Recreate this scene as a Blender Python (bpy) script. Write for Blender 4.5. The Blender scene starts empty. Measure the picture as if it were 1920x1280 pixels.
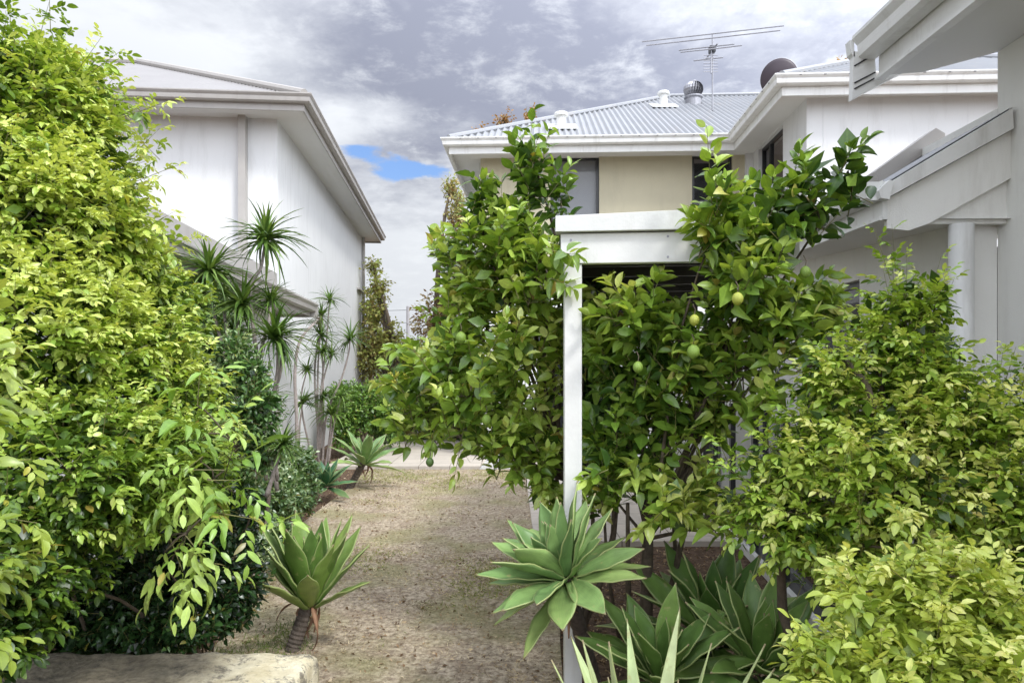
import bpy, math, random
import numpy as np
from mathutils import Vector, Matrix
random.seed(7)
rng = np.random.default_rng(11)
S = bpy.context.scene
COL = S.collection
RAD = math.radians

# ------------------------------------------------------------------ camera
F, CX, HY, CH = 1300.0, 960.0, 690.0, 1.6          # focal length in photo pixels, centre column, horizon row, eye height
cd = bpy.data.cameras.new('camera'); cam = bpy.data.objects.new('camera', cd); COL.objects.link(cam)
cam.location = (0, 0, CH); cam.rotation_euler = (RAD(90), 0, 0)
cd.sensor_width = 36; cd.lens = F / 1920 * 36; cd.shift_y = (HY - 640) / 1920
cd.clip_start = 0.05; cd.clip_end = 2000
S.camera = cam
S.render.resolution_x = 1024; S.render.resolution_y = 682

# ------------------------------------------------------------------ light
SUN_EL, SUN_AZ = RAD(50), RAD(136)                  # azimuth clockwise from +Y: behind the camera, a little right
sd = bpy.data.lights.new('sun', 'SUN'); sun = bpy.data.objects.new('sun', sd); COL.objects.link(sun)
sd.energy = 1.4; sd.angle = RAD(10); sd.color = (1, .98, .94)
dv = Vector((math.sin(SUN_AZ) * math.cos(SUN_EL), math.cos(SUN_AZ) * math.cos(SUN_EL), math.sin(SUN_EL)))
sun.rotation_euler = dv.to_track_quat('Z', 'Y').to_euler(); sun.location = (0, -5, 20)

W = bpy.data.worlds.new('World'); S.world = W; W.use_nodes = True
def world_sky():
    nt = W.node_tree; N = nt.nodes; L = nt.links; N.clear()
    def nd(t, **k):
        n = N.new(t)
        for a, v in k.items(): setattr(n, a, v)
        return n
    def math_(op, a, b=None, c=None, clamp=False):
        n = nd('ShaderNodeMath', operation=op); n.use_clamp = clamp
        for i, v in enumerate((a, b, c)):
            if v is None: continue
            if isinstance(v, (int, float)): n.inputs[i].default_value = v
            else: L.new(v, n.inputs[i])
        return n.outputs[0]
    def mix(f, a, b):
        n = nd('ShaderNodeMix', data_type='RGBA')
        for i, v in ((0, f), (6, a), (7, b)):
            if isinstance(v, (int, float)): n.inputs[i].default_value = v
            elif isinstance(v, tuple): n.inputs[i].default_value = (*v, 1)
            else: L.new(v, n.inputs[i])
        return n.outputs[2]
    def ramp(f, lo, hi):
        n = nd('ShaderNodeMapRange', interpolation_type='SMOOTHSTEP'); L.new(f, n.inputs[0])
        n.inputs[1].default_value = lo; n.inputs[2].default_value = hi
        return n.outputs[0]
    tc = nd('ShaderNodeTexCoord'); sep = nd('ShaderNodeSeparateXYZ'); L.new(tc.outputs['Generated'], sep.inputs[0])
    x, y, z = sep.outputs
    zz = math_('ADD', math_('MAXIMUM', z, 0.0), 0.16)
    cb = nd('ShaderNodeCombineXYZ')
    L.new(math_('DIVIDE', x, zz), cb.inputs[0]); L.new(math_('DIVIDE', y, zz), cb.inputs[1])
    def noise(scale, detail, rough, off, dist=0.0):
        m = nd('ShaderNodeMapping'); L.new(cb.outputs[0], m.inputs[0]); m.inputs[1].default_value = off
        m.inputs[3].default_value = (1, 1, 1)
        n = nd('ShaderNodeTexNoise'); L.new(m.outputs[0], n.inputs['Vector'])
        n.inputs['Scale'].default_value = scale; n.inputs['Detail'].default_value = detail
        n.inputs['Roughness'].default_value = rough; n.inputs['Distortion'].default_value = dist
        return n.outputs[0]
    def spot(px, py, sx, sy):                       # a soft patch of sky round one direction (|dx|,|dz| in tangent units)
        vx = (px - CX) / F; vz = (HY - py) / F
        dx = math_('DIVIDE', math_('SUBTRACT', math_('DIVIDE', x, math_('MAXIMUM', y, 0.05)), vx), sx)
        dz = math_('DIVIDE', math_('SUBTRACT', math_('DIVIDE', z, math_('MAXIMUM', y, 0.05)), vz), sy)
        r2 = math_('ADD', math_('MULTIPLY', dx, dx), math_('MULTIPLY', dz, dz))
        e = math_('EXPONENT', math_('MULTIPLY', r2, -1.0))
        return math_('MULTIPLY', e, math_('GREATER_THAN', y, 0.05))
    n1 = noise(1.15, 9, .56, (3.2, 1.7, 0), .35)
    n2 = noise(2.6, 10, .6, (9.1, 4.4, 2), .25)
    n3 = noise(6.5, 10, .64, (1.1, 6.4, 5), .2)
    nishi = nd('ShaderNodeTexSky', sky_type='NISHITA'); nishi.sun_disc = False
    nishi.sun_elevation = SUN_EL; nishi.sun_rotation = SUN_AZ
    nishi.air_density = 1.2; nishi.dust_density = .6; nishi.ozone_density = 2.0
    # cover: mostly full cloud, open in one gap over the left house and thin low down
    gap = math_('ADD', spot(765, 318, .07, .018), math_('MULTIPLY', spot(680, 285, .05, .016), .8))
    gap = math_('ADD', gap, math_('MULTIPLY', spot(1000, 390, .5, .02), .16))
    cov = math_('SUBTRACT', math_('ADD', math_('MULTIPLY', n2, .55), math_('MULTIPLY', n3, .45)), math_('MULTIPLY', gap, .43))
    cover = ramp(cov, .22, .33)
    # cloud thickness -> brightness
    dark = math_('ADD', math_('MULTIPLY', spot(880, 95, .30, .12), .17), math_('MULTIPLY', spot(1290, 150, .2, .06), .10))
    dark = math_('ADD', dark, math_('MULTIPLY', spot(760, 420, .12, .02), .10))
    lite = math_('ADD', math_('MULTIPLY', spot(290, 120, .16, .045), .13), math_('MULTIPLY', spot(760, 520, .4, .12), .14))
    lite = math_('ADD', lite, math_('MULTIPLY', spot(620, 240, .10, .05), .10))
    th = math_('ADD', math_('MULTIPLY', n1, .45), math_('ADD', math_('MULTIPLY', n2, .32), math_('MULTIPLY', n3, .23)))
    th = math_('ADD', math_('SUBTRACT', math_('ADD', th, dark), lite), math_('MULTIPLY', ramp(z, .30, .52), .05))
    t = ramp(th, .40, .64)
    cloud = mix(t, (9.0, 9.35, 9.9), (3.3, 3.55, 4.5))
    cloud = mix(ramp(n3, .45, .75), cloud, mix(.6, cloud, (10.2, 10.6, 11.0)))
    # unseen cloud toward the sun is boosted as added fill, far side dimmed
    vm = nd('ShaderNodeVectorMath', operation='DOT_PRODUCT'); L.new(tc.outputs['Generated'], vm.inputs[0]); vm.inputs[1].default_value = tuple(dv)
    glow = math_('MULTIPLY_ADD', math_('POWER', math_('MAXIMUM', math_('MULTIPLY_ADD', vm.outputs['Value'], .6, .4), 0.0), 2.0), 2.45, .41)
    gs = nd('ShaderNodeVectorMath', operation='SCALE'); L.new(cloud, gs.inputs[0]); L.new(glow, gs.inputs[3]); cloud = gs.outputs[0]
    blue = mix(.45, nishi.outputs[0], (.7, 1.7, 4.8))
    colr = mix(cover, blue, cloud)
    # below the horizon: plain dull ground light
    colr = mix(ramp(z, -.02, .01), (2.2, 2.1, 1.9), colr)
    bg = nd('ShaderNodeBackground'); L.new(colr, bg.inputs[0]); bg.inputs[1].default_value = .1
    out = nd('ShaderNodeOutputWorld'); L.new(bg.outputs[0], out.inputs[0])
world_sky()
vs = S.view_settings; vs.view_transform = 'Standard'; vs.look = 'None'; vs.gamma = 1; vs.exposure = 0.93

# ------------------------------------------------------------------ points from photo measurements
def P(px, py, D): return Vector(((px - CX) / F * D, D, CH - (py - HY) / F * D))
def G(px, py, z=0.0):
    D = (CH - z) * F / (py - HY); return Vector(((px - CX) / F * D, D, z))

# ------------------------------------------------------------------ materials
def mat(name, col, rough=.6, metal=0, spec=.5, var=0.0, vscale=6, bump=0.0, bscale=60, stain=None, stain_s=2.5, stain_a=.3, coat=0):
    m = bpy.data.materials.new(name); m.use_nodes = True; nt = m.node_tree; N = nt.nodes; L = nt.links
    b = N['Principled BSDF']; b.inputs['Roughness'].default_value = rough; b.inputs['Metallic'].default_value = metal
    b.inputs['Specular IOR Level'].default_value = spec; b.inputs['Base Color'].default_value = (*col, 1)
    b.inputs['Coat Weight'].default_value = coat
    tc = N.new('ShaderNodeTexCoord'); src = None
    def noise(s, d=6, r=.6, vec=None):
        n = N.new('ShaderNodeTexNoise'); n.inputs['Scale'].default_value = s; n.inputs['Detail'].default_value = d
        n.inputs['Roughness'].default_value = r; L.new(vec or tc.outputs['Object'], n.inputs['Vector']); return n.outputs[0]
    def rmp(f, lo, hi):
        n = N.new('ShaderNodeMapRange'); L.new(f, n.inputs[0]); n.inputs[1].default_value = lo; n.inputs[2].default_value = hi; return n.outputs[0]
    def mix(f, a, c):
        n = N.new('ShaderNodeMix'); n.data_type = 'RGBA'
        for i, v in ((0, f), (6, a), (7, c)):
            if isinstance(v, tuple): n.inputs[i].default_value = (*v, 1)
            elif isinstance(v, (int, float)): n.inputs[i].default_value = v
            else: L.new(v, n.inputs[i])
        return n.outputs[2]
    if var:
        src = mix(rmp(noise(vscale), .3, .7), tuple(c * (1 - var) for c in col), tuple(min(1, c * (1 + var)) for c in col))
    if stain:
        mp = N.new('ShaderNodeMapping'); L.new(tc.outputs['Object'], mp.inputs[0]); mp.inputs[3].default_value = (3, 3, .5)
        n = noise(stain_s, 8, .65, mp.outputs[0]); f = rmp(n, .52, .78)
        ml = N.new('ShaderNodeMath'); ml.operation = 'MULTIPLY'; L.new(f, ml.inputs[0]); ml.inputs[1].default_value = stain_a
        src = mix(ml.outputs[0], src if src else col, stain)
    if src: L.new(src, b.inputs['Base Color'])
    if bump:
        bn = N.new('ShaderNodeBump'); bn.inputs['Strength'].default_value = bump; bn.inputs['Distance'].default_value = .01
        L.new(noise(bscale, 8, .65), bn.inputs['Height']); L.new(bn.outputs[0], b.inputs['Normal'])
    return m
M = {}
M['white'] = mat('white_render', (.66, .665, .66), .85, var=.03, vscale=1.2, bump=.25, bscale=140, stain=(.42, .42, .40), stain_a=.4)
M['white2'] = mat('offwhite_render', (.76, .76, .72), .85, var=.03, vscale=2, bump=.3, bscale=160, stain=(.42, .4, .35), stain_a=.35)
M['beige'] = mat('beige_render', (.50, .46, .33), .9, var=.04, vscale=2, bump=.3, bscale=120, stain=(.3, .27, .21), stain_a=.25)
M['trim'] = mat('grey_trim', (.66, .665, .64), .45, var=.06, vscale=5, stain=(.30, .28, .24), stain_a=.55, bump=.15, bscale=40)
M['trimlt'] = mat('pale_trim', (.72, .72, .695), .45, var=.05, vscale=5, stain=(.38, .36, .31), stain_a=.55, bump=.15, bscale=40)
M['taupe'] = mat('taupe_metal', (.37, .35, .325), .45, var=.06, vscale=3, stain=(.22, .19, .17), stain_a=.4)
M['soffit'] = mat('soffit_paint', (.68, .68, .66), .8, var=.02, vscale=2)
M['roofw'] = mat('zinc_roof', (.29, .30, .315), .45, metal=.1, var=.05, vscale=2, stain=(.42, .36, .3), stain_a=.35, stain_s=1.2)
M['roofg'] = mat('grey_roof', (.25, .24, .235), .5, var=.05, vscale=2)
M['frame'] = mat('black_frame', (.025, .026, .028), .35)
M['blind'] = mat('roller_blind', (.55, .57, .60), .8, var=.03)
M['dark'] = mat('dark_stained_timber', (.075, .07, .062), .6, var=.2, vscale=9, bump=.2)
M['steel'] = mat('galvanised_steel', (.30, .30, .32), .4, metal=.6, var=.1, vscale=20)
M['slot'] = mat('slot_shadow_gap', (.2, .2, .2), .8)
M['dish'] = mat('dish_dark', (.055, .04, .05), .5, var=.1)
M['bark'] = mat('bark', (.11, .085, .06), .9, var=.35, vscale=25, bump=.8, bscale=60)
M['barkg'] = mat('grey_bark', (.30, .26, .235), .9, var=.25, vscale=30, bump=.6, bscale=80)
M['barkd'] = mat('agave_trunk', (.10, .08, .065), .95, var=.35, vscale=30, bump=1, bscale=40)
M['dry'] = mat('dry_leaf', (.26, .14, .08), .7, var=.35, vscale=20)
M['pole'] = mat('weathered_pole', (.30, .29, .29), .9, var=.1)
M['hole'] = mat('pipe_mouth', (.01, .01, .01), .9)
M['lemon'] = mat('green_lemon', (.20, .31, .05), .38, var=.22, vscale=14, bump=.5, bscale=220)
M['lemond'] = mat('dark_lime', (.09, .16, .04), .38, var=.2, vscale=14, bump=.5, bscale=220)
M['lemony'] = mat('yellowing_lemon', (.40, .44, .07), .38, var=.15, vscale=14, bump=.5, bscale=220)

def glass_mat():
    m = bpy.data.materials.new('window_glass'); m.use_nodes = True; b = m.node_tree.nodes['Principled BSDF']
    b.inputs['Base Color'].default_value = (.02, .024, .028, 1); b.inputs['Roughness'].default_value = .04
    b.inputs['Specular IOR Level'].default_value = .8; b.inputs['Alpha'].default_value = .4
    return m
M['glass'] = glass_mat()

def leaf_mat(name, trans=.3, rough=.42, sat=1.15, spec=.45):
    m = bpy.data.materials.new(name); m.use_nodes = True; nt = m.node_tree; N = nt.nodes; L = nt.links
    b = N['Principled BSDF']; out = N['Material Output']
    at = N.new('ShaderNodeAttribute'); at.attribute_name = 'tint'
    uv = N.new('ShaderNodeAttribute'); uv.attribute_name = 'luv'
    sp = N.new('ShaderNodeSeparateXYZ'); L.new(uv.outputs['Vector'], sp.inputs[0])
    # midrib: paler close to u = 0 ; side veins faint
    ab = N.new('ShaderNodeMath'); ab.operation = 'ABSOLUTE'; L.new(sp.outputs[0], ab.inputs[0])
    mr = N.new('ShaderNodeMapRange'); L.new(ab.outputs[0], mr.inputs[0]); mr.inputs[1].default_value = .16; mr.inputs[2].default_value = .02
    mr.inputs[3].default_value = 0; mr.inputs[4].default_value = .35
    mx = N.new('ShaderNodeMix'); mx.data_type = 'RGBA'; L.new(mr.outputs[0], mx.inputs[0]); L.new(at.outputs['Color'], mx.inputs[6])
    mu = N.new('ShaderNodeVectorMath'); mu.operation = 'MULTIPLY_ADD'; L.new(at.outputs['Color'], mu.inputs[0])
    mu.inputs[1].default_value = (1.3, 1.3, 1.1); mu.inputs[2].default_value = (.05, .06, .02)
    L.new(mu.outputs[0], mx.inputs[7])
    tc = N.new('ShaderNodeTexCoord'); no = N.new('ShaderNodeTexNoise'); L.new(tc.outputs['Object'], no.inputs['Vector'])
    no.inputs['Scale'].default_value = 45; no.inputs['Detail'].default_value = 4
    mv = N.new('ShaderNodeMapRange'); L.new(no.outputs[0], mv.inputs[0]); mv.inputs[1].default_value = .3; mv.inputs[2].default_value = .7
    mv.inputs[3].default_value = .86; mv.inputs[4].default_value = 1.14
    sc = N.new('ShaderNodeVectorMath'); sc.operation = 'SCALE'; L.new(mx.outputs[2], sc.inputs[0]); L.new(mv.outputs[0], sc.inputs[3])
    L.new(sc.outputs[0], b.inputs['Base Color'])
    b.inputs['Roughness'].default_value = rough; b.inputs['Specular IOR Level'].default_value = spec
    tr = N.new('ShaderNodeBsdfTranslucent')
    m2 = N.new('ShaderNodeVectorMath'); m2.operation = 'MULTIPLY'; L.new(sc.outputs[0], m2.inputs[0]); m2.inputs[1].default_value = (1.3 * sat, 1.35, .7)
    L.new(m2.outputs[0], tr.inputs['Color'])
    ms = N.new('ShaderNodeMixShader'); ms.inputs[0].default_value = trans
    L.new(b.outputs[0], ms.inputs[1]); L.new(tr.outputs[0], ms.inputs[2]); L.new(ms.outputs[0], out.inputs['Surface'])
    return m
M['leaf'] = leaf_mat('thin_leaf', .26, .36, spec=.6)
M['leafg'] = leaf_mat('glossy_leaf', .30, .30, spec=.65)
M['leafd'] = leaf_mat('strap_leaf', .2, .4)
M['far_leaf'] = leaf_mat('distant_leaf', .3, .6)
M['blade'] = leaf_mat('grass_blade', .25, .7, spec=.2)

def agave_mat():
    m = bpy.data.materials.new('agave_leaf'); m.use_nodes = True; nt = m.node_tree; N = nt.nodes; L = nt.links
    b = N['Principled BSDF']
    at = N.new('ShaderNodeAttribute'); at.attribute_name = 'tint'
    uv = N.new('ShaderNodeAttribute'); uv.attribute_name = 'luv'
    sp = N.new('ShaderNodeSeparateXYZ'); L.new(uv.outputs['Vector'], sp.inputs[0])
    ab = N.new('ShaderNodeMath'); ab.operation = 'ABSOLUTE'; L.new(sp.outputs[0], ab.inputs[0])
    mr = N.new('ShaderNodeMapRange'); L.new(ab.outputs[0], mr.inputs[0]); mr.inputs[1].default_value = .93; mr.inputs[2].default_value = 1.0
    mr.inputs[4].default_value = .85
    # length-wise streaks and blotches
    mp = N.new('ShaderNodeMapping'); L.new(uv.outputs['Vector'], mp.inputs[0]); mp.inputs[3].default_value = (14, 1.2, 3)
    no = N.new('ShaderNodeTexNoise'); L.new(mp.outputs[0], no.inputs['Vector']); no.inputs['Scale'].default_value = 1.4; no.inputs['Detail'].default_value = 5
    tc = N.new('ShaderNodeTexCoord'); n2 = N.new('ShaderNodeTexNoise'); L.new(tc.outputs['Object'], n2.inputs['Vector']); n2.inputs['Scale'].default_value = 16; n2.inputs['Detail'].default_value = 6
    ad = N.new('ShaderNodeMath'); ad.operation = 'ADD'; L.new(no.outputs[0], ad.inputs[0]); L.new(n2.outputs[0], ad.inputs[1])
    mv = N.new('ShaderNodeMapRange'); L.new(ad.outputs[0], mv.inputs[0]); mv.inputs[1].default_value = .7; mv.inputs[2].default_value = 1.3
    mv.inputs[3].default_value = .72; mv.inputs[4].default_value = 1.25
    sc = N.new('ShaderNodeVectorMath'); sc.operation = 'SCALE'; L.new(at.outputs['Color'], sc.inputs[0]); L.new(mv.outputs[0], sc.inputs[3])
    mx = N.new('ShaderNodeMix'); mx.data_type = 'RGBA'; L.new(mr.outputs[0], mx.inputs[0]); L.new(sc.outputs[0], mx.inputs[6])
    mx.inputs[7].default_value = (.33, .38, .15, 1)
    # brown tips / scars
    n3 = N.new('ShaderNodeTexNoise'); L.new(tc.outputs['Object'], n3.inputs['Vector']); n3.inputs['Scale'].default_value = 26; n3.inputs['Detail'].default_value = 3
    s3 = N.new('ShaderNodeMapRange'); L.new(n3.outputs[0], s3.inputs[0]); s3.inputs[1].default_value = .64; s3.inputs[2].default_value = .72; s3.inputs[4].default_value = .6
    mx2 = N.new('ShaderNodeMix'); mx2.data_type = 'RGBA'; L.new(s3.outputs[0], mx2.inputs[0]); L.new(mx.outputs[2], mx2.inputs[6]); mx2.inputs[7].default_value = (.34, .32, .14, 1)
    tip = N.new('ShaderNodeMapRange'); L.new(sp.outputs[1], tip.inputs[0]); tip.inputs[1].default_value = .955; tip.inputs[2].default_value = .985; tip.inputs[4].default_value = .8
    mx3 = N.new('ShaderNodeMix'); mx3.data_type = 'RGBA'; L.new(tip.outputs[0], mx3.inputs[0]); L.new(mx2.outputs[2], mx3.inputs[6]); mx3.inputs[7].default_value = (.22, .15, .09, 1)
    L.new(mx3.outputs[2], b.inputs['Base Color']); b.inputs['Roughness'].default_value = .42; b.inputs['Specular IOR Level'].default_value = .4
    b.inputs['Subsurface Weight'].default_value = .0
    return m
M['agave'] = agave_mat()

def ground_mat(kind):
    m = bpy.data.materials.new(kind); m.use_nodes = True; nt = m.node_tree; N = nt.nodes; L = nt.links
    b = N['Principled BSDF']; b.inputs['Roughness'].default_value = .95; b.inputs['Specular IOR Level'].default_value = .15
    tc = N.new('ShaderNodeTexCoord')
    def noise(s, d=8, r=.62):
        n = N.new('ShaderNodeTexNoise'); n.inputs['Scale'].default_value = s; n.inputs['Detail'].default_value = d
        n.inputs['Roughness'].default_value = r; L.new(tc.outputs['Object'], n.inputs['Vector']); return n.outputs[0]
    def rmp(f, lo, hi, a=0, c=1):
        n = N.new('ShaderNodeMapRange'); L.new(f, n.inputs[0]); n.inputs[1].default_value = lo; n.inputs[2].default_value = hi
        n.inputs[3].default_value = a; n.inputs[4].default_value = c; return n.outputs[0]
    def mix(f, a, c):
        n = N.new('ShaderNodeMix'); n.data_type = 'RGBA'
        for i, v in ((0, f), (6, a), (7, c)):
            if isinstance(v, tuple): n.inputs[i].default_value = (*v, 1)
            elif isinstance(v, (int, float)): n.inputs[i].default_value = v
            else: L.new(v, n.inputs[i])
        return n.outputs[2]
    if kind == 'dry_lawn':
        c = mix(rmp(noise(26, 9, .72), .40, .60), (.22, .165, .115), (.62, .52, .38))
        c = mix(rmp(noise(150, 4, .7), .55, .72), c, (.80, .72, .56))
        c = mix(rmp(noise(5, 10, .75), .48, .62, 0, .7), c, mix(rmp(noise(50, 6, .7), .42, .6), (.13, .09, .06), (.45, .34, .24)))
        c = mix(rmp(noise(1.5, 5, .55), .47, .62, 0, .55), c, mix(rmp(noise(60), .4, .6), (.16, .17, .055), (.36, .34, .15)))
        h = noise(70, 8, .7); bs = .9
    else:
        c = mix(rmp(noise(26), .35, .65), (.055, .035, .024), (.20, .135, .09))
        c = mix(rmp(noise(90, 4, .7), .6, .72), c, (.36, .27, .19))
        h = noise(45, 8, .7); bs = 1
    L.new(c, b.inputs['Base Color'])
    bn = N.new('ShaderNodeBump'); bn.inputs['Strength'].default_value = bs; bn.inputs['Distance'].default_value = .02
    L.new(h, bn.inputs['Height']); L.new(bn.outputs[0], b.inputs['Normal'])
    return m
M['lawn'] = ground_mat('dry_lawn'); M['soil'] = ground_mat('mulch_soil')

def paver_mat():
    m = bpy.data.materials.new('sandstone_pavers'); m.use_nodes = True; nt = m.node_tree; N = nt.nodes; L = nt.links
    b = N['Principled BSDF']; b.inputs['Roughness'].default_value = .8
    tc = N.new('ShaderNodeTexCoord'); br = N.new('ShaderNodeTexBrick'); L.new(tc.outputs['Object'], br.inputs['Vector'])
    br.offset = 0; br.inputs['Scale'].default_value = 1; br.inputs['Brick Width'].default_value = .5; br.inputs['Row Height'].default_value = .5
    br.inputs['Mortar Size'].default_value = .006; br.inputs['Color1'].default_value = (.56, .50, .42, 1); br.inputs['Color2'].default_value = (.50, .45, .38, 1)
    br.inputs['Mortar'].default_value = (.22, .19, .15, 1)
    n = N.new('ShaderNodeTexNoise'); n.inputs['Scale'].default_value = 12; n.inputs['Detail'].default_value = 8; L.new(tc.outputs['Object'], n.inputs['Vector'])
    mv = N.new('ShaderNodeMapRange'); L.new(n.outputs[0], mv.inputs[0]); mv.inputs[3].default_value = .8; mv.inputs[4].default_value = 1.15
    sc = N.new('ShaderNodeVectorMath'); sc.operation = 'SCALE'; L.new(br.outputs[0], sc.inputs[0]); L.new(mv.outputs[0], sc.inputs[3])
    L.new(sc.outputs[0], b.inputs['Base Color'])
    return m
M['pavers'] = paver_mat()

def limestone_mat():
    m = bpy.data.materials.new('weathered_limestone'); m.use_nodes = True; nt = m.node_tree; N = nt.nodes; L = nt.links
    b = N['Principled BSDF']; b.inputs['Roughness'].default_value = .92
    tc = N.new('ShaderNodeTexCoord')
    def noise(s, d=8, r=.65):
        n = N.new('ShaderNodeTexNoise'); n.inputs['Scale'].default_value = s; n.inputs['Detail'].default_value = d
        n.inputs['Roughness'].default_value = r; L.new(tc.outputs['Object'], n.inputs['Vector']); return n.outputs[0]
    def rmp(f, lo, hi, a=0, c=1):
        n = N.new('ShaderNodeMapRange'); L.new(f, n.inputs[0]); n.inputs[1].default_value = lo; n.inputs[2].default_value = hi
        n.inputs[3].default_value = a; n.inputs[4].default_value = c; return n.outputs[0]
    def mix(f, a, c):
        n = N.new('ShaderNodeMix'); n.data_type = 'RGBA'
        for i, v in ((0, f), (6, a), (7, c)):
            if isinstance(v, tuple): n.inputs[i].default_value = (*v, 1)
            elif isinstance(v, (int, float)): n.inputs[i].default_value = v
            else: L.new(v, n.inputs[i])
        return n.outputs[2]
    c = mix(rmp(noise(9), .35, .65), (.58, .50, .32), (.80, .73, .54))
    c = mix(rmp(noise(12, 10, .8), .50, .57, 0, .85), c, (.17, .15, .12))
    c = mix(rmp(noise(45, 5, .7), .62, .70, 0, .9), c, (.07, .06, .05))
    # the end under the shrub is mixed to a darker mottled brown
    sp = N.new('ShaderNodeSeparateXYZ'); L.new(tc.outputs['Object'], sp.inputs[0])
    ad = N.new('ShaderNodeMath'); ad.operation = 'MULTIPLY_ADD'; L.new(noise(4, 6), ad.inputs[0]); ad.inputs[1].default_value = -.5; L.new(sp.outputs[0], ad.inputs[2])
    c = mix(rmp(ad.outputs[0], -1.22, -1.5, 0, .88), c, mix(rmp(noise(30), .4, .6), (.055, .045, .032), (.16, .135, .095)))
    L.new(c, b.inputs['Base Color'])
    bn = N.new('ShaderNodeBump'); bn.inputs['Strength'].default_value = 1; bn.inputs['Distance'].default_value = .02
    L.new(noise(24, 10, .7), bn.inputs['Height']); L.new(bn.outputs[0], b.inputs['Normal'])
    return m
M['lime'] = limestone_mat()

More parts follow.
